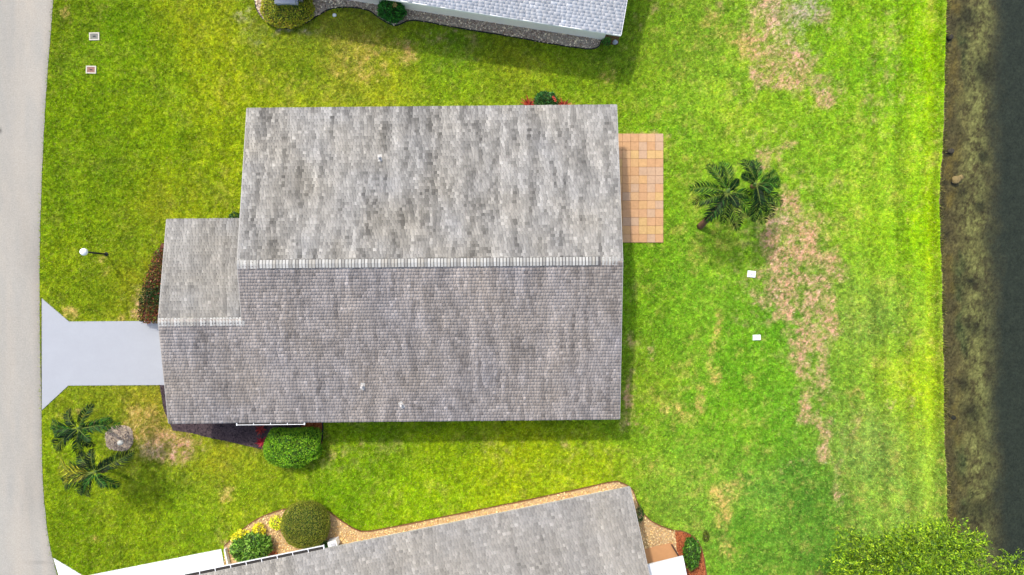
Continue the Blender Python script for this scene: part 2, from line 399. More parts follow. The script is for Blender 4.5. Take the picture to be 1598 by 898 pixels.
def lawn_colour(x, y):
    px = 799 + x * F / CAM_H; py = 449 - y * F / CAM_H
    wx = px + 26 * (fbm(x * .8, y * .8, 0, 3) - .5); wy = py + 26 * (fbm(x * .8 + 40, y * .8, 1, 3) - .5)
    acc = np.zeros(x.shape + (3,)); wt = np.zeros(x.shape)
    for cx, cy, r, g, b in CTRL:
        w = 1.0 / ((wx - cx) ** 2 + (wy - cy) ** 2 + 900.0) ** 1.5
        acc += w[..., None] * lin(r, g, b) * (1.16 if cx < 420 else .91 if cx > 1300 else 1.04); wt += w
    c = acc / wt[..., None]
    big = fbm(x * .45, y * .45, 3, 4, .6) - .5
    mid = fbm(x * 1.7, y * 1.7, 4, 4, .65) - .5
    fine = fbm(x * 6, y * 6, 5, 3, .7) - .5
    lum = 1 + .24 * big + .42 * mid + .40 * fine + .7 * (fbm(x * 9.5, y * 9.5, 1, 2, .8) - .5)
    # mowing lanes
    right = sstep(1290, 1380, px)
    lane = np.sin(px * 2 * np.pi / 46.0 + 1.1 * np.sin(py / 160.0)) * .5 + np.sin(px * 2 * np.pi / 19.0) * .25
    lum = lum + .24 * right * lane + .05 * (1 - sstep(350, 420, px)) * np.sin(px * 2 * np.pi / 52.0)
    gx_ = x / .075 + 1.3 * fbm(x * 8, y * 8, 2, 2); gy_ = y / .075 + 1.3 * fbm(x * 8 + 50, y * 8, 3, 2)
    grain = _TAB[6][np.floor(gx_).astype(int) & 255, np.floor(gy_).astype(int) & 255] - .5
    grain2 = _TAB[7][np.floor(gx_ / 2.1).astype(int) & 255, np.floor(gy_ / 2.1).astype(int) & 255] - .5
    lum = lum * (1 + .62 * grain + .18 * grain2)
    c = c * np.stack([.985 + 0 * x, .94 + 0 * x, 1.0 + .5 * sstep(950, 1100, px)], -1) * lum[..., None]
    yel = np.clip(big * 1.2 + mid * 1.6 + fine * .8 + .6 * grain2, -1, 1)
    c = c * np.stack([1.01 + .15 * yel, .98 + .02 * yel, 1 - .1 * yel], -1)
    band = np.exp(-((px - 1449 - 6 * (fbm(y * .5, y * 0, 6) - .5)) / 10.0) ** 2) * .75 + np.exp(-((px - 1425) / 8.0) ** 2) * .25
    c = c + band[..., None] * np.array([.10, .10, -.004])
    edge = np.exp(-((px - (799 + shore_x(y) * F / CAM_H) + 7) / 5.0) ** 2)
    c = c * (1 - .25 * edge[..., None])
    # dry turf
    n1 = fbm(x * 1.1, y * 1.1, 6, 5, .68); n2 = fbm(x * 3.6, y * 3.6, 7, 4, .7)
    m = np.zeros(x.shape); tone = np.zeros(x.shape + (3,))
    for cx, cy, rx, ry, s, t in DRY:
        d = ((wx - cx) / (rx * 1.35)) ** 2 + ((wy - cy) / (ry * 1.35)) ** 2
        w = s * np.exp(-d)
        m += w; tone += w[..., None] * TONE[t]
    tone = tone / np.maximum(m, 1e-6)[..., None]
    m = np.minimum(m, 1.15)
    k = sstep(.15, 1.45, m + 1.9 * (n1 - .5) + 1.7 * (n2 - .5) - .02) * sstep(.10, .5, m)
    thin = sstep(.48, .80, n1 * .5 + n2 * .5 + .12 * grain) * np.where(px > 1000, .40, .24)
    thin = thin * np.where(px > 340, 1, .5)
    tone = np.where((m > .02)[..., None], tone, TONE[1])
    tone = tone * (1 + .7 * (n2 - .5) + .35 * grain)[..., None] * np.stack([1 + .0 * n1, 1 - .25 * (fbm(x * 2, y * 2, 2, 3) - .4), 1 - .2 * (n1 - .5)], -1)
    k = np.clip(.68 * k * (1 + 1.5 * grain + .5 * grain2), 0, 1)
    kk = np.clip(np.maximum(k * .94, thin), 0, 1)[..., None]
    c = c * (1 - kk) + tone * kk
    return np.clip(c, .004, .75), kk[..., 0]


# raster of the lawn
LX0, LX1, LY0, LY1, LS = -28.0, 23.0, -17.0, 17.0, 0.05
gx = np.arange(LX0, LX1 + 1e-6, LS); gy = np.arange(LY0, LY1 + 1e-6, LS)
XX, YY = np.meshgrid(gx, gy, indexing='ij')
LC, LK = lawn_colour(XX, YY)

# coarse mesh of the lawn, colours per vertex
st = 2
nx = len(gx[::st]); ny = len(gy[::st])
vx = XX[::st, ::st].copy(); vy = YY[::st, ::st]
sx = shore_x(vy)
vx = np.minimum(vx, sx)
V = np.stack([vx, vy, 0.03 * (fbm(vx * .3, vy * .3, 1) - .5) - .02], -1).reshape(-1, 3)
ii, jj = np.meshgrid(np.arange(nx - 1), np.arange(ny - 1), indexing='ij')
keep = (vx[1:, :-1] - vx[:-1, :-1] > 1e-4) | (vx[1:, 1:] - vx[:-1, 1:] > 1e-4)
a = (ii * ny + jj)[keep]; Fq = np.stack([a, a + ny, a + ny + 1, a + 1], -1)
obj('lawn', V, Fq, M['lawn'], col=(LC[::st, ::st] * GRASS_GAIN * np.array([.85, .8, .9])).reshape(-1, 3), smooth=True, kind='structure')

# grass blades
NB = 1500000
bx_ = RNG.uniform(-25.8, 22.4, NB); by_ = RNG.uniform(-14.6, 14.6, NB)
ok = bx_ < shore_x(by_) - .01
edge_ok = road_edge
for p in EXCL:
    a_ = np.array(p); bb = (bx_ > a_[:, 0].min()) & (bx_ < a_[:, 0].max()) & (by_ > a_[:, 1].min()) & (by_ < a_[:, 1].max()) & ok
    idx = np.nonzero(bb)[0]
    ok[idx[in_poly(bx_[idx] + (.05 * RNG.normal(0, 1, len(idx)) if p is road_poly else 0), by_[idx], p)]] = False
ui = np.clip(((bx_ - LX0) / LS).round().astype(int), 0, len(gx) - 1); uj = np.clip(((by_ - LY0) / LS).round().astype(int), 0, len(gy) - 1)
ok &= RNG.random(NB) > LK[ui, uj] * .45
bx_, by_, ui, uj = bx_[ok], by_[ok], ui[ok], uj[ok]
nb = len(bx_)
ang = RNG.uniform(0, 2 * np.pi, nb); wd = RNG.uniform(.010, .020, nb); hh = RNG.uniform(.025, .065, nb); ln = RNG.uniform(.02, .09, nb)
dirx, diry = np.cos(ang), np.sin(ang)
la = ang + RNG.normal(1.57, .7, nb)
z0 = -.01
P0 = np.stack([bx_ - dirx * wd, by_ - diry * wd, np.full(nb, z0)], -1)
P1 = np.stack([bx_ + dirx * wd, by_ + diry * wd, np.full(nb, z0)], -1)
P2 = np.stack([bx_ + np.cos(la) * ln, by_ + np.sin(la) * ln, hh], -1)
BV = np.stack([P0, P1, P2], 1).reshape(-1, 3)
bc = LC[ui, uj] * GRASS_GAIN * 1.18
r1 = RNG.normal(1, .26, nb).clip(.45, 1.9)
hue = RNG.normal(0, .10, nb)
bc = bc * r1[:, None] * np.stack([1 + hue, 1 - .1 * hue, 1 - hue], -1)
straw = RNG.random(nb) < .05
bc[straw] = bc[straw] * .4 + lin(205, 185, 110) * GRASS_GAIN * .6
obj('grass', BV, np.arange(nb * 3).reshape(-1, 3), M['grass'], col=np.repeat(bc.clip(.003, .8), 3, 0), kind='stuff')
del BV, P0, P1, P2

# wide ground under and beyond the lawn
mb = MB()
mb.add([(-400, -400, -.16), (20.6, -400, -.16), (20.6, 400, -.16), (-400, 400, -.16)], [(0, 1, 2, 3)])
mb.build('terrain', M['far_grass'], kind='structure')

# road
rp = road_edge
rows = []
ys = np.linspace(rp[0][1], rp[-1][1], 420)
ex = np.interp(ys[::-1], [p[1] for p in rp][::-1], [p[0] for p in rp][::-1])[::-1]
off = np.concatenate([np.linspace(0, 4.2, 60), [6, 9, 14, 40]])
RX = ex[:, None] - off[None, :]; RX[:, 0] += .05 * (fbm(ys * 2.2, ys * 0, 1, 4, .7) - .5)
RY = np.repeat(ys[:, None], len(off), 1)
RZ = np.full(RX.shape, .006)
n1 = fbm(RX * .35, RY * .12, 1, 4); n2 = fbm(RX * 2.2, RY * .5, 2, 4); n3 = fbm(RX * 9, RY * 9, 3, 3)
rc = lin(206, 200, 187) * .505
lumr = 1 + .22 * (n1 - .5) + .16 * (n2 - .5) + .10 * (n3 - .5)
warm = (n2 - .5) * .08
RC = rc * lumr[..., None] * np.stack([1 + warm, 1 + 0 * warm, 1 - warm], -1)
edgeband = np.exp(-(off[None, :] / .25) ** 2) * (0.5 + fbm(RX * 1.5, RY * 1.5, 5))
RC *= (1 - .16 * edgeband)[..., None]
for (cx, cy, ax, ay, s) in ((48, 770, 14, 60, .14), (40, 380, 10, 60, .08), (46, 640, 10, 50, .06), (55, 400, 12, 30, .10), (0, 204, 2.5, 3.5, .8), (60, 878, 16, 2, .25), (58, 440, 8, 40, .06)):
    q = at(cx, cy); ss = F / CAM_H
    RC *= (1 - s * np.exp(-((RX - q[0]) * ss / ax) ** 2 - ((RY - q[1]) * ss / ay) ** 2))[..., None]
m_, k_ = RX.shape
ii, jj = np.meshgrid(np.arange(m_ - 1), np.arange(k_ - 1), indexing='ij')
a = (ii * k_ + jj).ravel(); Fq = np.stack([a, a + 1, a + k_ + 1, a + k_], -1)
Fq = Fq if True else Fq
obj('road', np.stack([RX, RY, RZ], -1).reshape(-1, 3), Fq[:, ::-1].copy(), M['road'], col=RC.reshape(-1, 3), kind='structure')

# driveways
mb = MB(); mb.prism(drive_poly, -.1, .03)
dv = mb.build('driveway', M['drive'], kind='structure')
mb = MB(); a_, b_ = at(66, 466), at(66, 641)
mb.box(a_[0] - .045, a_[0] - .002, b_[1], a_[1], -.02, .012)
mb.build('expansion_joint', M['joint'], dv)
mb = MB(); mb.prism(sdrive_poly, -.1, .032)
sd = mb.build('neighbour_driveway', M['drive_white'], kind='structure')
mb = MB()
p, q = at(84, 871), at(98, 925)
d = (Vector(q) - Vector(p)); nrm = Vector((d.y, -d.x, 0)).normalized() * -.05
mb.add([(p[0], p[1], .018), (p[0] - nrm.x * -1, p[1] + nrm.y, .018), (q[0] + nrm.x, q[1] + nrm.y, .018), (q[0], q[1], .018)], [(0, 1, 2, 3)])
mb.build('expansion_joint', M['joint'], sd)

# ------------------------------------------------------------------ lake
lyy = np.arange(-40, 40.01, .07)
prof_o = np.concatenate([np.arange(0, 5.0, .06), [5.5, 6.5, 8, 12, 30, 120]])
PZx = [0, .12, .35, .8, 1.6, 2.6, 3.6, 5, 8, 120]; PZz = [-.02, -.20, -.36, -.46, -.60, -.78, -.96, -1.25, -1.9, -3.2]
BX = shore_x(lyy)[:, None] + prof_o[None, :] - .03
BY = np.repeat(lyy[:, None], len(prof_o), 1)
OF = np.repeat(prof_o[None, :], len(lyy), 0)
BZ = np.interp(OF, PZx, PZz) + .10 * (fbm(BX * 2.1, BY * 2.1, 2, 4) - .5) * sstep(.1, .8, OF)
wob = OF + .7 * (fbm(BX * .8, BY * .55, 3, 4) - .5)
nA = fbm(BX * 1.4, BY * .9, 4, 5, .65); nB = fbm(BX * 6, BY * 6, 5, 4, .7); nC = fbm(BX * .9, BY * .45, 6, 4, .6)
LB = 1.25
soil = lin(90, 78, 52); rust = lin(104, 86, 44); olive = lin(128, 124, 76); weed = lin(60, 68, 42); depth_dark = lin(52, 55, 48); brown = lin(72, 62, 42)
def mixc(a, b, t): return a * (1 - t[..., None]) + b * t[..., None]
c = np.zeros(BX.shape + (3,)) + soil
c = mixc(c, rust, sstep(.42, .66, nA) * np.exp(-((wob - .75) / .55) ** 2) * .95)
c = mixc(c, weed, np.exp(-((wob - 1.25) / .45) ** 2) * sstep(.35, .6, nC) * .9)
c = mixc(c, olive, np.exp(-((wob - 2.25) / .95) ** 2) * sstep(.36, .6, .6 * nB + .4 * nA + .04) * .9)
c = mixc(c, brown, sstep(.45, .62, fbm(BX * 2.4, BY * 2.4, 7, 4)) * .5)
c = c * (1 + 1.2 * (nB - .5) + .3 * (nA - .5) + .55 * (RNG.random(BX.shape) - .45))[..., None]
c = mixc(c, depth_dark, sstep(2.0, 3.9, wob + .8 * (nB - .5) + .9 * (nC - .5)))  # bed colour darkens offshore, standing in for light lost in deep water
pxx = 799 + BX * F / CAM_H; pyy = 449 - BY * F / CAM_H
for (cx, cy, r, s) in ((1552, 240, 9, .8), (1525, 18, 12, .7), (1482, 58, 6, .8), (1552, 102, 18, .7), (1545, 320, 8, .75), (1530, 440, 8, .8), (1535, 512, 13, .7), (1515, 603, 9, .7), (1532, 650, 16, .7), (1488, 652, 4, .8),
                       (1545, 805, 17, .7), (1484, 238, 5, .8), (1482, 283, 5, .7), (1484, 365, 6, .6), (1480, 320, 5, .5), (1478, 730, 5, .6), (1512, 300, 10, .5)):
    d = ((pxx - cx) / (1.25 * r)) ** 2 + ((pyy - cy) / (1.25 * r)) ** 2
    t = s * np.exp(-d ** 1.3)
    c = mixc(c, lin(26, 27, 24), np.minimum(.85, t))
c = mixc(c, lin(196, 176, 128), np.exp(-((OF - .10) / .10) ** 2) * sstep(.45, .62, fbm(BX * 3, BY * 3, 1, 4)) * .75)
m_, k_ = BX.shape
ii, jj = np.meshgrid(np.arange(m_ - 1), np.arange(k_ - 1), indexing='ij')
a = (ii * k_ + jj).ravel(); Fq = np.stack([a, a + 1, a + k_ + 1, a + k_], -1)
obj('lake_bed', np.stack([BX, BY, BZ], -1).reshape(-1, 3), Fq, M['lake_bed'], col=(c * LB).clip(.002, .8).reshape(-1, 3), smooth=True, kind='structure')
mb = MB(); mb.add([(20.5, -400, -.30), (400, -400, -.30), (400, 400, -.30), (20.5, 400, -.30)], [(0, 1, 2, 3)])
mb.build('lake_water', wm, kind='structure')

# straw-coloured blades along the waterline
ne = 5200
ey = RNG.uniform(-14.6, 14.6, ne); exx = shore_x(ey) + RNG.normal(.04, .09, ne)
ok = fbm(ey * 1.4, exx * 0, 5, 4, .7) + RNG.normal(0, .1, ne) > .44
ey, exx = ey[ok], exx[ok]; ne = len(ey)
an = RNG.uniform(0, 6.28, ne); la = RNG.normal(0, .9, ne); L = RNG.uniform(.05, .17, ne)
P0 = np.stack([exx - np.cos(an) * .012, ey - np.sin(an) * .012, np.full(ne, -.12)], -1); P1 = np.stack([exx + np.cos(an) * .012, ey + np.sin(an) * .012, np.full(ne, -.12)], -1)
P2 = np.stack([exx + np.cos(la) * L, ey + np.sin(la) * L, RNG.uniform(-.04, .09, ne)], -1)
ec = (lin(205, 190, 120) * .6)[None] * RNG.uniform(.35, 1.1, ne)[:, None] * np.where(RNG.random(ne) < .4, 1, .0)[:, None] + (lin(130, 150, 40) * .5)[None] * RNG.uniform(.4, 1, ne)[:, None] * .5
obj('shore_grass', np.stack([P0, P1, P2], 1).reshape(-1, 3), np.arange(ne * 3).reshape(-1, 3), M['grass'], col=np.repeat(ec.clip(0, .8), 3, 0), kind='stuff')


def rock(px, py, r, label, mat, z=-.25, name='shore_rock', group=None):
    p = at(px, py, z)
    bm = bmesh.new(); bmesh.ops.create_icosphere(bm, subdivisions=3, radius=1)
    rs = random.random() * 50
    for v in bm.verts:
        k = 1 + .5 * (float(fbm(np.array(v.co.x * 1.3 + rs), np.array(v.co.y * 1.3 + v.co.z * 1.7), 3, 3)) - .5)
        v.co = Vector((v.co.x * r * k * 1.15, v.co.y * r * k, v.co.z * r * .65 * k))
    V = [(v.co.x + p[0], v.co.y + p[1], v.co.z + p[2]) for v in bm.verts]; Fc = [tuple(v.index for v in f.verts) for f in bm.faces]
    bm.free()
    return tag(obj(name, V, Fc, mat, loc=p, smooth=True), label, 'rock', group)


rock(1492, 281, .20, 'pale tan rock in the shallows beside the lawn edge', M['rock'], -.3)
rock(1499, 277, .13, 'small pale rock against the larger tan rock in the shallows', M['rock'], -.32)
rock(1484, 236, .14, 'dark wet rock at the waterline above the pale tan rocks', M['rock_dark'], -.28)
rock(1482, 58, .15, 'dark wet rock at the waterline near the top of the photo', M['rock_dark'], -.25)
rock(1488, 652, .11, 'small dark rock in the brown shallows low on the lake edge', M['rock_dark'], -.4)


# ------------------------------------------------------------------ houses
def shingles(parent, O, u, v, run, rise, ranges, base, seed, streak=.34, jit=.15, light=.10, course=.142, wmin=.09, wmax=.20, hue=1.0, name='shingles', thick=.025):
    """courses of overlapping tabs on one slope. O: eave start (x,y,z); u along the eave, v horizontal up-slope"""
    rg = np.random.default_rng(seed)
    L = math.hypot(run, rise); cs, sn = run / L, rise / L
    O = np.array(O, float); u = np.array([*u, 0.0]); vv = np.array([v[0] * cs, v[1] * cs, sn]); nn = np.cross(u, vv)
    if nn[2] < 0: nn = -nn
    VV = []; CC = []
    ncs = int(L / course)
    for k in range(ncs + 1):
        s0 = k * course - .02
        s1 = min((k + 1) * course + .05, L)
        hfrac = min(1, max(0, s0 / L))
        a0, a1 = ranges(hfrac * run)
        if a1 - a0 < .1: continue
        w = rg.uniform(wmin, wmax, int((a1 - a0) / wmin) + 4)
        e = a0 + np.cumsum(w) - rg.uniform(0, wmax); e = e[(e > a0 + .04) & (e < a1 - .04)]
        e = np.concatenate([[a0], e, [a1]])
        l_, r_ = e[:-1] + .004, e[1:] - .004
        n = len(l_)
        th = thick + rg.random(n) * .004 + (rg.random(n) < .5) * .007
        jl = s0 + rg.normal(0, .003, n)
        low = O + l_[:, None] * u + jl[:, None] * vv; lor = O + r_[:, None] * u + jl[:, None] * vv
        upl = O + l_[:, None] * u + s1 * vv; upr = O + r_[:, None] * u + s1 * vv
        T = th[:, None] * nn
        B = np.stack([low + T, lor + T, upr + nn * .004, upl + nn * .004, low - nn * .002, lor - nn * .002], 1)
        VV.append(B)
        uc = (l_ + r_) / 2
        stn = .80 * (fbm(uc / .22, np.full(n, s0 / 3.4) + seed, seed % 8, 2, .8) - .5) + .55 * (vnoise(uc / .17 + 7, np.full(n, s0 / .45) + seed * 5, seed + 4) - .5)
        st2 = vnoise(uc / .27 + 31, np.full(n, s0 / 1.5) + seed, seed + 1) - .5
        big = fbm(uc / 2.0, np.full(n, s0 / 3.6) + seed * 3, seed + 2, 3) - .5
        lum = 1 + streak * 2.2 * stn + streak * .5 * st2 + .20 * big + rg.normal(0, jit, n) + (rg.random(n) < light) * rg.uniform(.1, .35, n)
        hu = (fbm(uc / 1.5 + 9, np.full(n, s0 / 1.8) + seed, seed + 3, 3) - .5) * hue
        cc = np.array(base) * lum.clip(.42, 1.9)[:, None] * np.stack([1 + .07 * hu, 1 + 0 * hu, 1 - .15 * hu], -1)
        CC.append(np.repeat(cc[:, None, :], 6, 1))
    B = np.concatenate(VV).reshape(-1, 3); C = np.concatenate(CC).reshape(-1, 3)
    m = len(B) // 6; b = np.arange(m)[:, None] * 6
    Fq = np.concatenate([b + np.array([[0, 1, 2, 3]]), b + np.array([[4, 5, 1, 0]]), b + np.array([[4, 0, 3, 3]])[:, :4], b + np.array([[5, 2, 1, 1]])[:, :4]])
    quads = np.concatenate([b + np.array([[0, 1, 2, 3]]), b + np.array([[4, 5, 1, 0]])])
    tris = np.concatenate([b + np.array([[4, 0, 3]]), b + np.array([[5, 2, 1]])])
    allf = np.concatenate([quads[:, [0, 1, 2]], quads[:, [0, 2, 3]], tris])
    return obj(name, B, allf, M['shingle'], parent, col=C, kind='stuff')


def slope_deck(mb, O, u, v, a0, a1, b0, b1, run, rise, th=.14):
    """slab under a slope between b0 and b1 of its horizontal run"""
    O = np.array(O, float); u = np.array([*u, 0.]); g = np.array([v[0], v[1], rise / run])
    P = [O + u * a0 + g * b0, O + u * a1 + g * b0, O + u * a1 + g * b1, O + u * a0 + g * b1]
    V = [p - np.array([0, 0, .004]) for p in P] + [p - np.array([0, 0, th]) for p in P]
    mb.add(V, [(0, 1, 2, 3), (7, 6, 5, 4), (0, 4, 5, 1), (1, 5, 6, 2), (2, 6, 7, 3), (3, 7, 4, 0)])


def strip(mb, p, q, side, w=.022, up=.010, dn=.11):
    """metal edge strip from p to q, standing outside the deck on 'side'"""
    p = np.array(p, float); q = np.array(q, float); s = np.array([*side, 0.]) * w
    z = np.array([0, 0, 1.])
    V = [p + z * up, q + z * up, q + s + z * up, p + s + z * up, p - z * dn, q - z * dn, q + s - z * dn, p + s - z * dn]
    mb.add(V, [(0, 1, 2, 3), (7, 6, 5, 4), (0, 4, 5, 1), (2, 6, 7, 3), (0, 3, 7, 4), (1, 5, 6, 2)])


def cap_mesh(slope, w=.185, l=.108, t=.024):
    """one folded ridge shingle lying along X"""
    d = w * slope
    V = [(0, -w, -d + t), (0, 0, t + .01), (0, w, -d + t), (l, -w, -d), (l, 0, .004), (l, w, -d),
         (0, -w, -d - .004), (0, w, -d - .004), (0, 0, 0)]
    return V, [(0, 3, 4, 1), (1, 4, 5, 2), (6, 8, 1, 0), (8, 7, 2, 1), (6, 0, 3, 3)[:3] + (3,) if False else (6, 3, 0), (7, 2, 5)]


def window(parent, P, nx_, ny_, w, h, name='window'):
    """a window standing 3 cm proud of the wall; P centre on the wall, (nx_, ny_) outward"""
    tx, ty = -ny_, nx_
    Mx = Matrix(((tx, nx_, 0, P[0]), (ty, ny_, 0, P[1]), (0, 0, 1, P[2]), (0, 0, 0, 1)))
    mb = MB(); f = .06
    mb.box(-w / 2, w / 2, -.02, .03, h / 2 - f, h / 2, Mx); mb.box(-w / 2, w / 2, -.02, .03, -h / 2, -h / 2 + f, Mx)
    mb.box(-w / 2, -w / 2 + f, -.02, .03, -h / 2 + f, h / 2 - f, Mx); mb.box(w / 2 - f, w / 2, -.02, .03, -h / 2 + f, h / 2 - f, Mx)
    mb.box(-w / 2 + f, w / 2 - f, -.02, .022, -.025, .025, Mx)
    o = mb.build(name, M['trim'], parent)
    mb = MB(); mb.box(-w / 2 + f, w / 2 - f, -.01, .012, -h / 2 + f, h / 2 - f, Mx)
    mb.build('pane', M['glass'], o)
    return o


def gutter(parent, p, q, out, w=.12, n=4, stand=.02):
    """open trough along the eave from p to q with cross straps"""
    p = Vector(p); q = Vector(q); d = (q - p); L = d.length; d.normalize(); o = Vector((*out, 0))
    Mx = Matrix(((d.x, o.x, 0, p.x), (d.y, o.y, 0, p.y), (d.z, o.z, 1, p.z), (0, 0, 0, 1)))
    mb = MB(); t = .02
    mb.box(0, L, stand, stand + .008, -.10, -.03, Mx); mb.box(0, L, stand + w - t, stand + w, -.10, .012, Mx); mb.box(0, L, stand + .012, stand + w - t, -.10, -.09, Mx)
    mb.box(-.02, .02, stand + .001, stand + w + .02, -.11, .016, Mx); mb.box(L - .02, L + .02, stand + .001, stand + w + .02, -.11, .016, Mx)
    g = mb.build('gutter', M['trim'], parent)
    mb = MB(); mb.box(.025, L - .025, stand + .014, stand + w - t - .002, -.088, -.02, Mx)
    mb.build('gutter_channel', M['dark'], g)
    for k in range(1, n):
        mb = MB(); mb.box(L * k / n - .014, L * k / n + .014, stand + .002, stand + w - .01, .0, .014, Mx)
        mb.build('gutter_strap', M['trim'], g)
    return g


# --- main house
hz, rz, hw = 2.6, 3.9, 7.22
SL = (rz - hz) / hw
XL, XR, XW, RW = -12.12, 4.88, -15.86, -2.53       # gable ends, end of the front wing, its ridge line
ux, vn, vs = (math.cos(RA), math.sin(RA)), (-math.sin(RA), math.cos(RA)), (math.sin(RA), -math.cos(RA))
wz = hz + SL * (RW + hw); wn = 2 * RW + hw          # wing ridge height, Y of the wing's north eave
base_loc = H(-2, 0, 0)
hs = thing('house', 'low house with a weathered grey shingle roof and a front wing, largest in the middle', 'house', base_loc)
mb = MB()
def wallprism(x0, x1, y0, y1, ze, yr, zr):
    pr = [(y0, 0), (y1, 0), (y1, ze), (yr, zr), (y0, ze)]
    V = [H(x0, y, z) for y, z in pr] + [H(x1, y, z) for y, z in pr]
    mb.add(V, [(4, 3, 2, 1, 0), (5, 6, 7, 8, 9)] + [(i, (i + 1) % 5, 5 + (i + 1) % 5, 5 + i) for i in range(5)])
wallprism(-11.7, 4.42, -6.6, 6.6, hz + SL * .62 - .16, 0, rz - .16)
wallprism(-15.42, -11.703, -6.597, wn - .55, hz + SL * .55 - .17, (wn - .55 - 6.597) / 2, wz - .18)
mb.build('wall', M['wall'], hs)
mb = MB()
slope_deck(mb, H(0, hw, hz), ux, vs, XL, XR, 0, hw - .001, hw, rz - hz)                         # north
slope_deck(mb, H(0, -hw, hz), ux, vn, XW, XR, 0, hw + RW - .001, hw, rz - hz)                      # south, low part with wing
slope_deck(mb, H(0, -hw, hz), ux, vn, XL, XR, hw + RW, hw - .001, hw, rz - hz)
slope_deck(mb, H(0, wn, hz), ux, vs, XW, XL + .35, 0, hw + RW - .01, hw, rz - hz, .13)
mb.build('roof', M['deck'], hs)
NB_ = lin(172, 169, 162) * .525; SB_ = lin(170, 159, 149) * .83  # same shingles; south tint brightened and warmed to offset that slope's shade
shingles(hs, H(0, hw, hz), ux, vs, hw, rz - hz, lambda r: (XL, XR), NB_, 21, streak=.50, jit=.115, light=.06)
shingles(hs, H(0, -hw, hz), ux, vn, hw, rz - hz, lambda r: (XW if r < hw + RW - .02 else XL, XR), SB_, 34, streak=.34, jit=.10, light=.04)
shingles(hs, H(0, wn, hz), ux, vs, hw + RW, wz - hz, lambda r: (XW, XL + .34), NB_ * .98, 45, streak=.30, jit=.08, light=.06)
mb = MB()
for (x, sgn) in ((XR, 1), (XL, -1)):
    so = (ux[0] * sgn, ux[1] * sgn)
    strip(mb, H(x, hw, hz), H(x, 0, rz), so)
    strip(mb, H(x, -hw if sgn > 0 else RW, hz if sgn > 0 else wz), H(x, 0, rz), so)
sw = (-ux[0], -ux[1])
strip(mb, H(XW, -hw, hz), H(XW, RW, wz), sw); strip(mb, H(XW, wn, hz), H(XW, RW, wz), sw)
strip(mb, H(XL, hw, hz), H(XR, hw, hz), vn, .02); strip(mb, H(XW, -hw, hz), H(XR, -hw, hz), vs, .02); strip(mb, H(XW, wn, hz), H(XL, wn, hz), vn, .02)
mb.build('drip_edge', M['drip'], hs)
# ridge shingles, each a part
cV, cF = cap_mesh(SL)
cap_mats = []
cap_meshes = []
for k, (r, g, b) in enumerate(((214, 212, 202), (198, 196, 188), (226, 224, 215), (182, 179, 170), (206, 201, 188))):
    cap_meshes.append(mesh_data('ridge_cap', cV, cF, M['cap'], col=lin(r, g, b) * .60))
def ridge_caps(x0, x1, y, z, pitch, raise_=lambda x: 0):
    n = int((x1 - x0) / pitch)
    R0 = Vector(hs.location)
    for k in range(n):
        x = x0 + k * pitch
        o = bpy.data.objects.new('ridge_cap', cap_meshes[random.choice((0, 0, 1, 2, 2, 3, 4))])
        COL.objects.link(o); o.parent = hs
        o.location = Vector(H(x, y + random.uniform(-.006, .006), z + raise_(x) + random.uniform(0, .004))) - R0
        o.rotation_euler = (0, 0, RA + random.uniform(-.02, .02))
mb = MB()
slw = .20
for sg in (1, -1):
    V = [H(XL + .95, 0, rz + .055), H(XR - .98, 0, rz + .055), H(XR - .98, sg * slw, rz + .055 - slw * SL), H(XL + .95, sg * slw, rz + .055 - slw * SL),
         H(XL + .95, 0, rz - .02), H(XR - .98, 0, rz - .02), H(XR - .98, sg * slw, rz - .02 - slw * SL), H(XL + .95, sg * slw, rz - .02 - slw * SL)]
    mb.add(V, [(0, 1, 2, 3), (2, 6, 7, 3), (0, 3, 7, 4), (1, 5, 6, 2)])
mb.build('ridge_vent', M['deck'], hs)
ridge_caps(XL, XR - .12, 0, rz + .014, .145, lambda x: .052 if XL + .93 < x < XR - 1.15 else 0)
ridge_caps(XW, XL + .22, RW, wz + .014, .145)
# vents on the roof
def vent(px, py, tilt, kind):
    p = np.array(at(px, py, 3.1))
    for _ in range(4):
        hp = np.array([p[0] - HO[0], p[1] - HO[1]]); yl = -hp[0] * math.sin(RA) + hp[1] * math.cos(RA)
        p = np.array(at(px, py, rz - SL * abs(yl)))
    sgn = 1 if yl > 0 else -1
    mb = MB()
    Mx = Matrix.Translation(Vector(p)) @ Matrix.Rotation(RA + tilt, 4, 'Z') @ Matrix.Rotation(-sgn * math.atan(SL), 4, 'X')
    mb.box(-.10, .10, -.17, .17, .02, .034, Mx)
    fl = mb.build('vent_flashing', M['drip'], hs)
    mb = MB(); mb.lathe((p[0], p[1], p[2] + .02), [(.085, 0), (.055, .10), (.048, .11), (.048, .30), (.03, .302)], 14)
    mb.build('vent_pipe', M['vent'], fl, smooth=False)
vent(593, 247, .1, 0); vent(566, 603, -.2, 0); vent(627, 632, .5, 1)
gutter(hs, H(-12.73, -hw, hz + .004), H(-9.62, -hw, hz + .004), vs, .10, 4)
for (x, w) in ((-9, 1.4), (-5.2, 1.0), (-1.5, 1.4), (2.2, 1.2)):
    window(hs, H(x, 6.6, 1.5), vn[0], vn[1], w, 1.1); window(hs, H(x + .6, -6.6, 1.5), vs[0], vs[1], w, 1.1)
for y in (1.2, 3.0):
    window(hs, H(4.42, y, 1.08), ux[0], ux[1], 1.75, 2.05, 'sliding_door')
mb = MB()
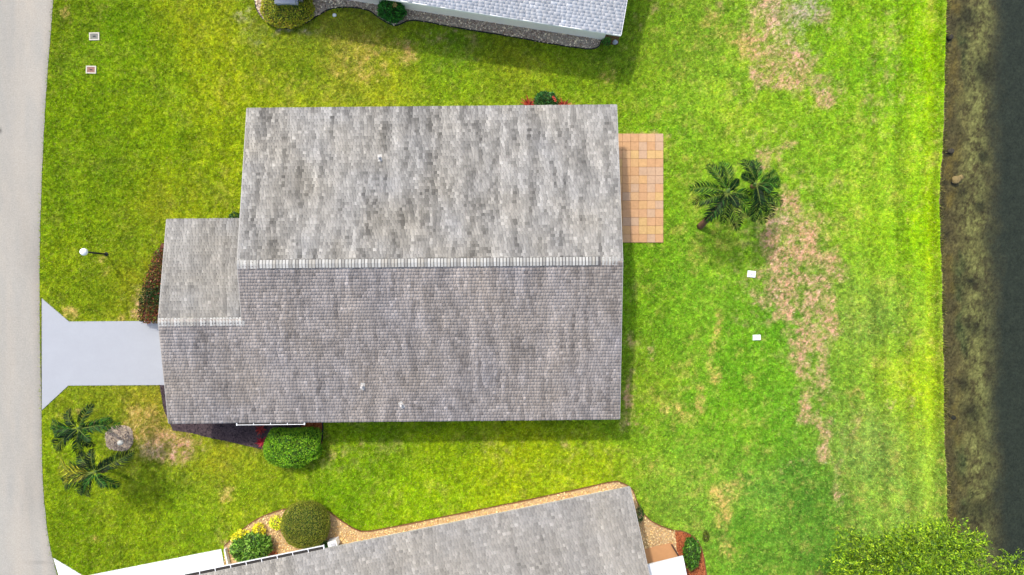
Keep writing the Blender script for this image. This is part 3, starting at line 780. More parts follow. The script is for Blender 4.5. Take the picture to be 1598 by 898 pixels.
for k in range(4):
    Mx = Matrix(((ux[0], vn[0], 0, 0), (ux[1], vn[1], 0, 0), (0, 0, 1, 0), (0, 0, 0, 1)))
    c_ = H(0, 0)
    for s_ in (0,):
        V0 = H(-15.45, -5.6, .04 + k * .53); V1 = H(-15.421, -2.9, .04 + k * .53 + .515)
        P = [H(a, b, z) for z in (V0[2], V1[2]) for b in (-5.6, -2.9) for a in (-15.455, -15.4)]
        mb.add(P, [(0, 2, 3, 1), (4, 5, 7, 6), (0, 1, 5, 4), (2, 6, 7, 3), (0, 4, 6, 2), (1, 3, 7, 5)])
mb.build('garage_door', M['trim'], hs)


# --- neighbouring houses
def neighbour(label, corner, u, v, length, base, over, seed, rise=.18, run=6.0, trim='drip', **kw):
    O = np.array(corner, float); u = np.array(u); v = np.array(v)
    P = lambda a, b, z: (O[0] + u[0] * a + v[0] * b, O[1] + u[1] * a + v[1] * b, z)
    t = thing('house', label, 'house', P(length / 2, run, 0))
    ov = over; ze = O[2]; zr = ze + rise * run
    mb = MB()
    pr = [(ov, 0), (2 * run - ov, 0), (2 * run - ov, ze + rise * ov - .15), (run, zr - .15), (ov, ze + rise * ov - .15)]
    V = [P(.55, b, z) for b, z in pr] + [P(length - .5, b, z) for b, z in pr]
    mb.add(V, [(4, 3, 2, 1, 0), (5, 6, 7, 8, 9)] + [(i, (i + 1) % 5, 5 + (i + 1) % 5, 5 + i) for i in range(5)])
    mb.build('wall', M['wall'], t)
    mb = MB()
    slope_deck(mb, P(0, 0, ze), u, v, 0, length, 0, run - .001, run, rise * run, .12)
    slope_deck(mb, P(0, 2 * run, ze), u, -v, 0, length, 0, run - .001, run, rise * run, .12)
    mb.build('roof', M['deck'], t)
    shingles(t, P(0, 0, ze), u, v, run, rise * run, lambda r: (0, length), base, seed, **kw)
    shingles(t, P(0, 2 * run, ze), u, -v, run, rise * run, lambda r: (0, length), base, seed + 1, **kw)
    mb = MB()
    strip(mb, P(0, 0, ze), P(0, run, zr), -u); strip(mb, P(0, 2 * run, ze), P(0, run, zr), -u)
    strip(mb, P(length, 0, ze), P(length, run, zr), u); strip(mb, P(length, 2 * run, ze), P(length, run, zr), u)
    strip(mb, P(0, 0, ze), P(length, 0, ze), -v, .03, .012, .12); strip(mb, P(0, 2 * run, ze), P(length, 2 * run, ze), v, .03)
    mb.build('drip_edge', M[trim], t)
    return t, P


nh, NP = neighbour('house with a white shingle roof and a white wall above a gravel bed', at(969, 55, 2.6), (-.9880, .1545), (.1545, .9880), 17.5,
                   lin(224, 223, 221) * .72, .62, 61, streak=.05, jit=.06, light=.03, course=.145, wmin=.14, wmax=.34, hue=.25, thick=.012, trim='trim')
for a_ in (6.2,):
    window(nh, NP(a_, .62, 1.5), -.1545, -.988, 1.2, 1.0)
sh, SP = neighbour('house with a pale grey shingle roof, set at a slant behind the tan gravel bed', at(983, 761, 2.6), (-.9799, -.1996), (.1996, -.9799), 21.0,
                   lin(180, 176, 168) * .52, .74, 75, streak=.20, jit=.08, light=.08, hue=.8)
gutter(sh, SP(14.35, 0, 2.6), SP(20.9, 0, 2.6), (-.1996, .9799), .17, 9)
# white flat patio roof on the east side of the slanted house
mb = MB()
A_ = Vector(at(1013, 881.5, 2.35)); B_ = Vector(at(1066, 868.5, 2.35)); dv_ = Vector((.1996, -.9799, 0))
pl = [(A_ - (B_ - A_).normalized() * .35)[:2], B_[:2], (B_ + dv_ * 4)[:2], (A_ - (B_ - A_).normalized() * .35 + dv_ * 4)[:2]]
mb.prism([tuple(p) for p in pl], 2.24, 2.36)
pr_ = mb.build('patio_roof', M['drive_white'], sh)
for k in (0, 1):
    mb = MB(); p = B_ + dv_ * (1.3 + 2.4 * k) - (B_ - A_).normalized() * .2
    mb.box(p.x - .05, p.x + .05, p.y - .05, p.y + .05, 0.01, 2.24)
    mb.build('post', M['trim'], pr_)
# white end panel by the neighbour's driveway
p, q = at(350, 858, .3), at(356, 886, .3)
mb = MB()
d = (Vector(q) - Vector(p)).normalized(); nn_ = Vector((-d.y, d.x, 0)) * .03
mb.prism([(p[0] - nn_.x, p[1] - nn_.y), (q[0] - nn_.x, q[1] - nn_.y), (q[0] + nn_.x, q[1] + nn_.y), (p[0] + nn_.x, p[1] + nn_.y)], 0, .3)
tag(mb.build('garden_wall', M['trim'], loc=(p[0], p[1], 0)), 'low white wall strip between white driveway and the leafy bed', 'wall')

# ------------------------------------------------------------------ patio of clay pavers
base = H(5.5, 4.5)
pat = bpy.data.objects.new('patio', None); COL.objects.link(pat); pat['kind'] = 'structure'
pc = at(1035, 294); pat.location = (pc[0] - 1.5, pc[1], 0)
pit = 12.77 / (F / CAM_H)
x1 = at(1035, 0)[0]; y1 = at(0, 209)[1]; y0_ = at(0, 379)[1]
ncol, nrow = 8, 13
pity = (y1 - y0_) / nrow
mb = MB(); mb.box(x1 - ncol * pit, x1, y0_, y1, -.1, .024)
mb.build('patio_base', M['sand'], pat)
def paver_mesh(w, h, t, m):
    b = .008
    V = [(-w, -h, 0), (w, -h, 0), (w, h, 0), (-w, h, 0), (-w, -h, t - b), (w, -h, t - b), (w, h, t - b), (-w, h, t - b), (-w + b, -h + b, t), (w - b, -h + b, t), (w - b, h - b, t), (-w + b, h - b, t)]
    Fc = [(0, 1, 5, 4), (1, 2, 6, 5), (2, 3, 7, 6), (3, 0, 4, 7), (4, 5, 9, 8), (5, 6, 10, 9), (6, 7, 11, 10), (7, 4, 8, 11), (8, 9, 10, 11)]
    return mesh_data('paver', V, Fc, m)
pms = [paver_mesh(pit / 2 - .005, pity / 2 - .005, .05, m) for m in M['paver']]
for i in range(ncol):
    for j in range(nrow):
        o = bpy.data.objects.new('paver', random.choice(pms)); COL.objects.link(o); o.parent = pat
        o.location = Vector((x1 - (i + .5) * pit, y1 - (j + .5) * pity, random.uniform(-.004, .004))) - Vector(pat.location)
        o.rotation_euler = (random.uniform(-.006, .006), random.uniform(-.006, .006), random.uniform(-.006, .006))

# ------------------------------------------------------------------ garden beds
ICO_V = None
def ico():
    global ICO_V, ICO_F
    if ICO_V is None:
        bm = bmesh.new(); bmesh.ops.create_icosphere(bm, subdivisions=1, radius=1)
        ICO_V = np.array([v.co[:] for v in bm.verts]); ICO_F = np.array([[v.index for v in f.verts] for f in bm.faces]); bm.free()
    return ICO_V, ICO_F


def scatter_poly(poly, n, excl=()):
    a = np.array(poly); x = RNG.uniform(a[:, 0].min(), a[:, 0].max(), n * 4); y = RNG.uniform(a[:, 1].min(), a[:, 1].max(), n * 4)
    k = in_poly(x, y, poly)
    for e in excl: k &= ~in_poly(x, y, e)
    x, y = x[k][:n], y[k][:n]
    return x, y


def stones(name, poly, n, r0, r1, cols, z=.03, excl=(), flat=.6, gain=.6):
    x, y = scatter_poly(poly, n, excl)
    k = (np.abs(x) < 27) & (np.abs(y) < 15.5); x, y = x[k], y[k]
    n = len(x); IV, IF = ico()
    r = RNG.uniform(r0, r1, n); an = RNG.uniform(0, 6.28, n); asp = RNG.uniform(.6, 1.0, n)
    v = IV[None] * (1 + RNG.uniform(-.18, .18, (n, len(IV), 1)))
    vx = v[..., 0] * r[:, None]; vy = v[..., 1] * (r * asp)[:, None]; vz = v[..., 2] * (r * flat)[:, None]
    ca, sa = np.cos(an)[:, None], np.sin(an)[:, None]
    P = np.stack([vx * ca - vy * sa + x[:, None], vx * sa + vy * ca + y[:, None], vz + z + (r * .3)[:, None]], -1)
    cc = np.array([lin(*c) for c in cols])[RNG.integers(0, len(cols), n)] * gain * RNG.uniform(.65, 1.2, n)[:, None]
    Fc = (IF[None] + (np.arange(n) * len(IV))[:, None, None]).reshape(-1, 3)
    return obj(name, P.reshape(-1, 3), Fc, M['stone'], col=np.repeat(cc, len(IV), 0), kind='stuff')


def chips(name, poly, n, L0, L1, cols, z=.04, excl=(), zr=.03):
    x, y = scatter_poly(poly, n, excl); n = len(x)
    an = RNG.uniform(0, 6.28, n); L = RNG.uniform(L0, L1, n); w = L * RNG.uniform(.15, .35, n); tl = RNG.normal(0, .3, n)
    dx, dy = np.cos(an), np.sin(an)
    zz = z + RNG.uniform(0, zr, n)
    c = np.stack([x, y, zz], -1); d = np.stack([dx, dy, tl], -1) * L[:, None] * .5; s = np.stack([-dy, dx, RNG.normal(0, .4, n)], -1) * w[:, None] * .5
    V = np.stack([c - d - s, c + d - s, c + d + s, c - d + s], 1).reshape(-1, 3)
    cc = np.array([lin(*c_) for c_ in cols])[RNG.integers(0, len(cols), n)] * .6 * RNG.uniform(.5, 1.25, n)[:, None]
    return obj(name, V, np.arange(n * 4).reshape(-1, 4), M['chip'], col=np.repeat(cc, 4, 0), kind='stuff')


def bed_sheet(name, poly, mat, z=.025):
    mb = MB(); mb.prism(poly, -.1, z)
    return mb.build(name, mat, kind='structure')


bed_sheet('gravel_bed', nbed_poly, M['bed_grey'])
bed_sheet('gravel_bed', sbed_poly, M['bed'])
bed_sheet('mulch_bed', mbed_poly, M['mulch_dark'], .02)
bed_sheet('mulch_bed', redmulch_poly, M['mulch_red'], .034)
bed_sheet('mulch_bed', ring_poly, M['mulch_dry'], .02)
bed_sheet('mulch_bed', lbed_poly, M['mulch_brown'], .02)
bed_sheet('mulch_bed', G([(936, 48), (939, 70), (965, 70), (968, 40)]), M['mulch_brown'], .02)
orange_poly = G([(468, 655), (504, 655), (503, 692), (492, 702), (478, 690)])
bed_sheet('mulch_bed', orange_poly, M['mulch_red'], .03)
slab_poly = G([(985, 861), (1049, 846.5), (1060, 869), (1068, 940), (1000, 960)])
bed_sheet('concrete_patio', slab_poly, M['tan_slab'], .06)
stones('gravel', nbed_poly, 5200, .025, .055, [(178, 160, 138), (196, 178, 150), (150, 128, 106), (168, 146, 130), (214, 200, 172), (128, 104, 88)], .03, gain=1.5)
stones('gravel', sbed_poly, 7600, .022, .050, [(232, 204, 146), (222, 186, 116), (240, 214, 164), (206, 164, 104), (226, 192, 140), (190, 146, 100)], .03, [redmulch_poly, slab_poly], gain=.95)
chips('mulch_chips', redmulch_poly, 1500, .05, .12, [(190, 100, 60), (170, 84, 48), (204, 122, 80), (140, 70, 42)], .04)
chips('mulch_chips', mbed_poly, 3200, .04, .11, [(92, 76, 82), (76, 62, 70), (108, 90, 92), (60, 50, 56)], .025, [orange_poly])
chips('mulch_chips', orange_poly, 700, .04, .10, [(190, 110, 60), (170, 92, 48), (150, 80, 40)], .035)
chips('mulch_chips', ring_poly, 900, .05, .14, [(226, 206, 180), (210, 190, 166), (190, 170, 152), (236, 218, 190), (150, 132, 122)], .025)
chips('mulch_chips', lbed_poly, 900, .04, .09, [(110, 60, 40), (90, 50, 34)], .025)


def edging(line, label, mat, w=.045, h=.09, close=False):
    mb = MB(); L = [Vector((*p, 0)) for p in line]
    V = []
    for i, p in enumerate(L):
        d = (L[min(i + 1, len(L) - 1)] - L[max(i - 1, 0)]).normalized(); n = Vector((-d.y, d.x, 0)) * w
        z = h + .015 * math.sin(i * 1.7)
        V += [(p.x - n.x, p.y - n.y, -.05), (p.x - n.x, p.y - n.y, z), (p.x + n.x, p.y + n.y, z), (p.x + n.x, p.y + n.y, -.05)]
    Fc = []
    for i in range(len(L) - 1):
        for k in range(3):
            Fc.append((i * 4 + k, (i + 1) * 4 + k, (i + 1) * 4 + k + 1, i * 4 + k + 1))
    Fc += [(3, 2, 1, 0), tuple(len(V) - 4 + k for k in range(4))]
    mb.add(V, Fc)
    return tag(mb.build('garden_edging', mat, loc=(L[0].x, L[0].y, 0)), label, 'edging')


edging(nedge_line, 'black curving edging strip around the gravel bed of the white roofed house', M['edging'], .02, .06)
edging(sedge_line, 'long brown edging strip along the tan gravel bed of the slanted house', M['edging_brown'], .022, .07)
edging(smooth_line(G([(503, 652), (504, 672), (502, 690), (494, 703)]), 4), 'short black edging beside orange mulch and the big trimmed bush', M['edging'], .025, .08)

# ------------------------------------------------------------------ plants
def leaf_cloud(P, N, L, Wd, cols, jit=.25, droop=.0, gain=1.05):
    """one pointed four-sided leaf per point. P points, N outward directions"""
    n = len(P)
    d = N + RNG.normal(0, .75, (n, 3)); d[:, 2] -= droop
    d /= np.linalg.norm(d, axis=1)[:, None] + 1e-9
    s = np.cross(d, RNG.normal(0, 1, (n, 3)) * .5 + N); s /= np.linalg.norm(s, axis=1)[:, None] + 1e-9
    L = L * RNG.uniform(.6, 1.25, n)[:, None]; w = Wd * RNG.uniform(.7, 1.2, n)[:, None]
    nrm = np.cross(d, s)
    A = P - d * L * .5; B = P + s * w * .5 + nrm * w * .12; C = P + d * L * .5; D = P - s * w * .5 + nrm * w * .12
    V = np.stack([A, B, C, D], 1).reshape(-1, 3)
    patch = (.75 + .55 * fbm(P[:, 0] * 2.4, P[:, 1] * 2.4, 4, 3))
    cc = np.array([lin(*c) for c in cols])[RNG.integers(0, len(cols), n)] * gain * (patch * RNG.normal(1, jit, n)).clip(.4, 1.8)[:, None]
    return V, np.arange(n * 4).reshape(-1, 4), np.repeat(cc, 4, 0)


def dome_pts(n, rx, ry, h, sq=2.0, lump=.08, seed=0, hv=2.0, low=-.15):
    """points on a clipped dome: superellipse plan, rounded flattish top"""
    d = RNG.normal(0, 1, (n * 2, 3)); d /= np.linalg.norm(d, axis=1)[:, None]; d = d[d[:, 2] > low][:n]
    q = (np.abs(d[:, 0]) ** sq + np.abs(d[:, 1]) ** sq + np.abs(d[:, 2]) ** hv)
    r = q ** (-1 / max(sq, 2.0))
    k = 1 + lump * 2 * (fbm(d[:, 0] * 2.6 + seed, d[:, 1] * 2.6 + d[:, 2] * 2, seed % 8, 3) - .5)
    return d * (r * k)[:, None] * np.array([rx, ry, h]), d


def bush(name, label, cat, px, py, rx, ry, h, n, L, Wd, cols, sq=2.0, lump=.1, seed=1, z0=.0, gain=1.05, depth=.16, hv=2.0, group=None, rot=0.0, plan=None, core=True, zc=.35):
    """trimmed or loose shrub: centre of its outline at pixel (px,py) at mid height"""
    p = at(px, py, h * .6)
    g = (p[0], p[1], z0)
    t = thing(name, label, cat, g, group)
    S, d = dome_pts(n, rx, ry, h * (1 - zc), sq, lump, seed, hv)
    if plan is not None: S, d = plan(S, d)
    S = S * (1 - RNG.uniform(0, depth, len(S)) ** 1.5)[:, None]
    c, s = math.cos(rot), math.sin(rot); R = np.array([[c, -s, 0], [s, c, 0], [0, 0, 1]])
    S = S @ R.T; d = d @ R.T
    ctr = np.array([p[0], p[1], h * zc + z0])
    V, Fc, cc = leaf_cloud(S + ctr, d, L, Wd, cols, gain=gain)
    obj('foliage', V, Fc, M['leaf'], t, col=cc, kind='stuff')
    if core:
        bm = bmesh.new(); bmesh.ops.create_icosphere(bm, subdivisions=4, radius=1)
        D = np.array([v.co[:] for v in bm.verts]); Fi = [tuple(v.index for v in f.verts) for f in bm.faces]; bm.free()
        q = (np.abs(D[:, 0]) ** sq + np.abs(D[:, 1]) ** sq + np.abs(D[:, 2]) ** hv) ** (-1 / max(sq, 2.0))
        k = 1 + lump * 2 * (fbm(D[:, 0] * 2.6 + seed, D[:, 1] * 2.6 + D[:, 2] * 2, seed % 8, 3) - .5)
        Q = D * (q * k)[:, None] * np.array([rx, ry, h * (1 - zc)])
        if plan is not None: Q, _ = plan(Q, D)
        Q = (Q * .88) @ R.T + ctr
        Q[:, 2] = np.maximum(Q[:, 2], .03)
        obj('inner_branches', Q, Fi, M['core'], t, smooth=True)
    mb = MB(); mb.tube([(p[0], p[1], z0), (p[0] + .02, p[1], h * .5)], [.05, .03], 7)
    mb.build('stem', M['bark'], t)
    return t


def d_shape(S, d):
    S = S.copy()
    S[:, 1] = np.where(S[:, 1] > .78, .78 + (S[:, 1] - .78) * .2, S[:, 1])
    S[:, 0] = np.where(S[:, 0] < -.95, -.95 + (S[:, 0] + .95) * .75, S[:, 0] * 1.0)
    S[:, 1] -= .10 * np.clip(1 - np.abs(S[:, 0] + .1), 0, 1)
    return S, d


def cut_top(y):
    def f(S, d):
        S = S.copy(); S[:, 1] = np.where(S[:, 1] > y, y + (S[:, 1] - y) * .15, S[:, 1]); return S, d
    return f


bush('bush', 'big round-edged trimmed bright green bush against the middle house', 'bush', 454, 695, 1.38, 1.06, 1.35, 15000, .075, .035,
     [(122, 172, 24), (104, 158, 22), (142, 188, 30), (84, 140, 24), (160, 198, 50), (64, 118, 26)], sq=2.25, lump=.22, seed=3, plan=d_shape, hv=2.6)
bush('bush', 'round clipped olive green bush in the tan gravel bed', 'bush', 475, 822, 1.16, 1.14, 1.5, 16000, .065, .022,
     [(128, 134, 34), (108, 118, 28), (144, 146, 46), (98, 114, 26), (134, 124, 50), (84, 100, 26)], sq=2.15, lump=.07, seed=9, hv=2.8, gain=1.3)
bush('bush', 'leafy dark green bush beside the white driveway end', 'bush', 391, 857, 1.0, .66, 1.1, 2200, .20, .085,
     [(104, 148, 46), (84, 128, 42), (126, 168, 60), (56, 92, 32), (140, 176, 70)], sq=2.2, lump=.22, seed=5, rot=.2, depth=.35)
bush('bush', 'low yellow green shrub at the front of the gravel bed, nearest the leafy dark bush', 'shrub', 374, 838, .42, .30, .5, 420, .15, .06,
     [(214, 206, 40), (196, 192, 36), (226, 214, 66), (150, 164, 40)], lump=.3, seed=6, rot=.5, depth=.4, core=False, gain=1.5)
bush('bush', 'small yellow shrub standing in the middle of the tan gravel', 'shrub', 403, 829, .33, .38, .5, 380, .14, .06,
     [(218, 208, 44), (200, 190, 30), (232, 218, 70), (150, 156, 40)], lump=.3, seed=7, depth=.4, core=False, gain=1.5)
bush('bush', 'small yellow green shrub touching the round clipped olive bush', 'shrub', 431, 817, .36, .34, .5, 380, .14, .06,
     [(206, 206, 50), (176, 188, 40), (222, 214, 66), (120, 146, 44)], lump=.3, seed=8, depth=.4, core=False, gain=1.5)
bush('bush', 'yellow green rounded shrub bed around the grey box at the top edge', 'shrub', 447, 11, 1.3, .98, .7, 9000, .07, .03,
     [(150, 158, 30), (170, 172, 36), (120, 136, 26), (186, 184, 44), (100, 116, 30), (136, 96, 40)], sq=2.2, lump=.16, seed=2, hv=2.6, gain=1.5)
fb = bush('bush', 'dark green bush with one pale orange bloom beside the white roofed house', 'bush', 611, 12, .68, .66, 1.0, 2200, .14, .06,
          [(44, 108, 30), (30, 88, 26), (62, 128, 40), (24, 70, 26)], lump=.25, seed=4, depth=.35, gain=1.5)
fp = at(616, 8, 1.06)
mb = MB()
for k in range(6):
    a_ = k * 1.047
    mb.add([(fp[0], fp[1], 1.02), (fp[0] + .10 * math.cos(a_ - .4), fp[1] + .10 * math.sin(a_ - .4), 1.07), (fp[0] + .14 * math.cos(a_), fp[1] + .14 * math.sin(a_), 1.06), (fp[0] + .10 * math.cos(a_ + .4), fp[1] + .10 * math.sin(a_ + .4), 1.07)], [(0, 1, 2, 3)])
mb.build('flower', pmat('orange_petal', tuple(lin(236, 196, 120) * .6), var=.1, scale=20, bump=0), fb)
gb = bush('bush', 'dark green shrub between two red plants on the back of the house', 'bush', 852, 157, .62, .50, 1.0, 1500, .12, .05,
          [(40, 96, 40), (28, 78, 34), (60, 116, 50), (90, 140, 60), (24, 62, 28)], lump=.25, seed=12, depth=.35)
mb = MB()
for (dx, dy) in ((.42, .10), (.46, .02), (.36, .18)):
    q = at(852, 157, 1.0)
    for k in range(5):
        a_ = k * 1.257
        mb.add([(q[0] + dx, q[1] + dy, .86), (q[0] + dx + .05 * math.cos(a_ - .5), q[1] + dy + .05 * math.sin(a_ - .5), .92), (q[0] + dx + .09 * math.cos(a_), q[1] + dy + .09 * math.sin(a_), .91), (q[0] + dx + .05 * math.cos(a_ + .5), q[1] + dy + .05 * math.sin(a_ + .5), .92)], [(0, 1, 2, 3)])
mb.build('flower', pmat('coral_petal', tuple(lin(220, 96, 74) * .6), var=.1, scale=20, bump=0), gb)
bush('bush', 'leafy green shrub on the red mulch beside the white patio roof', 'bush', 1081, 866, .42, .75, .9, 1300, .17, .06,
     [(74, 124, 30), (56, 104, 26), (96, 146, 40), (44, 86, 24)], lump=.3, seed=14, depth=.45)
bush('bush', 'small dark green shrub under the roof edge of the slanted house', 'bush', 999, 803, .18, .42, .5, 320, .10, .04,
     [(46, 86, 30), (30, 66, 24), (70, 108, 40)], lump=.3, seed=15, depth=.4, core=False)
bush('bush', 'tiny green plant at the corner of the white wall and gravel', 'plant', 946, 64, .22, .22, .35, 240, .13, .04,
     [(70, 130, 40), (50, 106, 34), (96, 150, 50)], lump=.3, seed=16, depth=.5, core=False)
bush('bush', 'small green tuft beside the white box in the gravel bed', 'plant', 507, 851, .24, .16, .4, 260, .09, .04,
     [(60, 116, 50), (46, 98, 44), (80, 136, 60)], lump=.2, seed=17, depth=.4, core=False)
bush('bush', 'low weed clump on the lawn beside the red mulch', 'plant', 1102, 838, .18, .30, .12, 300, .10, .03,
     [(90, 100, 30), (70, 86, 28), (110, 116, 44)], lump=.3, seed=18, depth=.5, core=False)
bush('bush', 'dark green clump in the corner where the front wing meets the house', 'plant', 366, 340, .30, .30, .45, 300, .13, .05,
     [(40, 80, 30), (28, 62, 26), (60, 100, 36)], lump=.3, seed=19, depth=.5, core=False)

# mixed red and green hedge at the front wing
lp = G([(253, 388), (243, 410), (234, 436), (227, 462), (224, 498), (230, 504), (262, 504), (268, 388)])
hx, hy = scatter_poly(lp, 5200)
hzv = .62 * RNG.uniform(.25, 1, len(hx)) ** .5 + .1 * (fbm(hx * 3, hy * 3, 2) - .5)
hp = np.stack([hx, hy, hzv], -1)
V, Fc, cc = leaf_cloud(hp, np.tile([[0, 0, 1.]], (len(hp), 1)), .10, .05, [(96, 50, 34), (74, 96, 30), (130, 60, 44), (60, 76, 28), (112, 116, 40), (60, 34, 28), (150, 88, 52)], .35)
q = at(238, 450)
hg = thing('hedge', 'dark red and green hedge along the front wing wall', 'hedge', (q[0], q[1], 0))
kgreen = np.exp(-((hp[:, 1] - at(0, 462)[1]) / .45) ** 2) > RNG.random(len(hp))
cc4 = cc.reshape(-1, 4, 3); cc4[kgreen] = (lin(58, 92, 36) * .6) * RNG.uniform(.5, 1.4, (kgreen.sum(), 1, 1)); cc = cc4.reshape(-1, 3)
obj('foliage', V, Fc, M['leaf'], hg, col=cc, kind='stuff')
mb = MB()
for k in range(14):
    yy = at(0, 395 + k * 8)[1]; xx = at(250 - 14 * min(1, k / 8), 0)[0]
    mb.tube([(xx, yy, 0), (xx - .05, yy + .04, .3), (xx + .03, yy - .02, .5)], [.02, .015, .01], 5)
mb.build('stems', M['bark'], hg)


def rosette(label, px, py, r, cols, n=26, name='bromeliad', group=None, h=.35):
    p = at(px, py, h)
    t = thing(name, label, 'plant', (p[0], p[1], 0), group)
    VV = []; FF = []; CC = []
    for k in range(n):
        a_ = k * 2.39996; e = .25 + 1.0 * (k / n); L = r * (1.15 - .5 * k / n) * random.uniform(.85, 1.15)
        dx, dy = math.cos(a_), math.sin(a_); w = .035
        pts = []
        for tt in (0, .35, .7, 1.0):
            rr = L * math.sin(min(tt * 1.2, 1.3)) / math.sin(1.2) * math.cos(e * .55); zz = .05 + L * math.sin(e) * (tt - .45 * tt * tt * (1.4 - e)) + h * .4
            pts.append((p[0] + dx * rr, p[1] + dy * rr, zz))
        b = len(VV)
        for (q, ww) in zip(pts, (w * .7, w, w * .75, .004)):
            VV += [(q[0] - dy * ww, q[1] + dx * ww, q[2] + ww * .3), (q[0] + dy * ww, q[1] - dx * ww, q[2] + ww * .3)]
        for i in range(3):
            FF.append((b + 2 * i, b + 2 * i + 1, b + 2 * i + 3, b + 2 * i + 2))
        c = lin(*random.choice(cols)) * .6 * random.uniform(.7, 1.3)
        CC += [c] * 8
    obj('leaves', VV, FF, M['leaf'], t, col=np.array(CC), kind='stuff')
    mb = MB(); mb.lathe((p[0], p[1], 0), [(.05, 0), (.06, .1), (.04, h * .5)], 8); mb.build('stem', M['bark'], t)
    return t


RED = [(206, 56, 44), (180, 36, 40), (224, 96, 64), (150, 26, 34), (232, 130, 90)]
rosette('red spiky plant left of the dark green shrub behind the house', 826, 164, .50, RED, h=.5)
rosette('red spiky plant right of the dark green shrub, with a yellow tuft beside it', 879, 165, .42, RED, h=.5)
rosette('small yellow spiky tuft beside the right red plant behind the house', 893, 166, .24, [(220, 200, 60), (196, 176, 50), (230, 214, 90)], 14, 'yellow_tuft', h=.3)
rosette('dark red spiky plant by the big bush, nearest the wall gutter', 405, 672, .30, [(160, 30, 34), (120, 24, 30), (186, 66, 54)], 20)
rosette('crimson spiky plant by the big bush, on the dark mulch edge', 407, 691, .30, [(170, 20, 48), (140, 16, 40), (196, 44, 60)], 20)
rosette('low orange plant in the gravel between leafy and round bushes', 427, 866, .26, [(196, 110, 60), (170, 84, 50), (210, 140, 90)], 16, h=.25)


# ------------------------------------------------------------------ palms
def palm(label, base, crown, zc, tips, r=.10, group='palms on the lawn', mat='bark_red', young=2):
    b = Vector(at(*base, 0)); c = Vector(at(*crown, zc))
    t = thing('palm_tree', label, 'palm', b, group)
    pts = []; rad = []
    for k in range(15):
        u_ = k / 14
        q = b.lerp(c, u_); bend = math.sin(u_ * math.pi) * .12
        q.x += bend * .6; q.y -= bend * .4
        pts.append(q); rad.append((r * (1.15 - .15 * min(1, u_ * 5)) if u_ < .2 else r * (1 - .25 * u_)) * (1.06 if k % 2 else .97))
    pts[-1] = c
    mb = MB(); mb.tube(pts, rad, 10); mb.build('trunk', M[mat], t, smooth=True)
    d = (pts[-1] - pts[-2]).normalized()
    mb = MB(); mb.tube([c - d * .35, c - d * .1, c + d * .25, c + d * .45], [r * .8, r * 1.05, r * .6, .02], 10)
    mb.build('crownshaft', pmat('crownshaft_green', (.10, .17, .04), var=.15, scale=12, rough=.4, bump=.1) if 'shaft' not in M else M['shaft'], t, smooth=True)
    fr_list = [(q[0], q[1], random.uniform(.35, .6), random.uniform(-.5, -.15) - (.6 if len(q) > 2 else 0)) for q in tips]
    for k in range(young):
        a_ = random.uniform(0, 6.28)
        fr_list.append((crown[0] + 26 * math.cos(a_), crown[1] + 26 * math.sin(a_), .95, .45))
    for fi_, (tx, ty, up, dz) in enumerate(fr_list):
        old = fi_ < len(tips) and len(tips[fi_]) > 2
        tip = Vector(at(tx, ty, zc + dz)); h = tip - c
        hl = math.hypot(h.x, h.y); hd = Vector((h.x, h.y, 0)).normalized()
        side0 = Vector((-hd.y, hd.x, 0))
        curve = random.uniform(-.10, .10)
        VV = []; FF = []; CC = []
        path = []
        NS = 26
        for i in range(NS + 1):
            s = i / NS
            z = up * 1.15 * hl * s - (up * 1.15 * hl - dz) * s * s
            lat = curve * hl * math.sin(s * math.pi * .9)
            path.append(c + Vector((0, 0, .15)) + hd * (hl * (s * (1.12 - .12 * s))) + side0 * lat + Vector((0, 0, z)))
        gbase = np.array(lin(*random.choice(((26, 60, 20), (34, 72, 20), (22, 50, 20), (46, 92, 26))))) * .60
        if old: gbase = np.array(lin(150, 156, 40)) * .60
        # rachis
        for i, p in enumerate(path):
            w = .022 * (1 - .8 * i / NS)
            VV += [tuple(p - side0 * w), tuple(p + Vector((0, 0, w * 1.2))), tuple(p + side0 * w)]
            CC += [np.array(lin(150, 168, 80)) * .55] * 3
            if i:
                o_ = 3 * i
                FF += [(o_ - 3, o_ - 2, o_ + 1, o_), (o_ - 2, o_ - 1, o_ + 2, o_ + 1)]
        # leaflets
        for i in range(40):
            s = .10 + .90 * (i + random.uniform(0, .8)) / 40
            fi = min(s * NS, NS - .001); i0 = int(fi); p = path[i0].lerp(path[i0 + 1], fi - i0)
            tg = (path[i0 + 1] - path[i0]).normalized()
            ll = .54 * (math.sin(math.pi * (s * .84 + .14)) ** .7) * random.uniform(.8, 1.15) * (hl / 1.6) ** .5
            for sg in (1, -1):
                fw = random.uniform(.6, 1.1)
                rise_ = random.uniform(.15, .65)
                dd = (side0 * sg + tg * fw + Vector((0, 0, rise_))).normalized()
                mid = p + dd * ll * .5
                end = p + dd * ll * .84 + tg * ll * .16 - Vector((0, 0, ll * random.uniform(.0, .3)))
                wv = tg * .021
                b0 = len(VV)
                VV += [tuple(p - wv * .5), tuple(p + wv * .5), tuple(mid + wv), tuple(end), tuple(mid - wv)]
                cc_ = gbase * random.choice((.3, .4, .55, .75, 1.0, 1.5, 2.8)) * np.array([random.uniform(.85, 1.3), 1, random.uniform(.8, 1.2)])
                CC += [cc_] * 5
                FF += [(b0, b0 + 1, b0 + 2, b0 + 4), (b0 + 4, b0 + 2, b0 + 3)]
        fo = obj('frond', VV, FF, M['frond'], t, col=np.array(CC).clip(0, 1))
        if old: fo['label'] = 'yellowing frond'
    return t


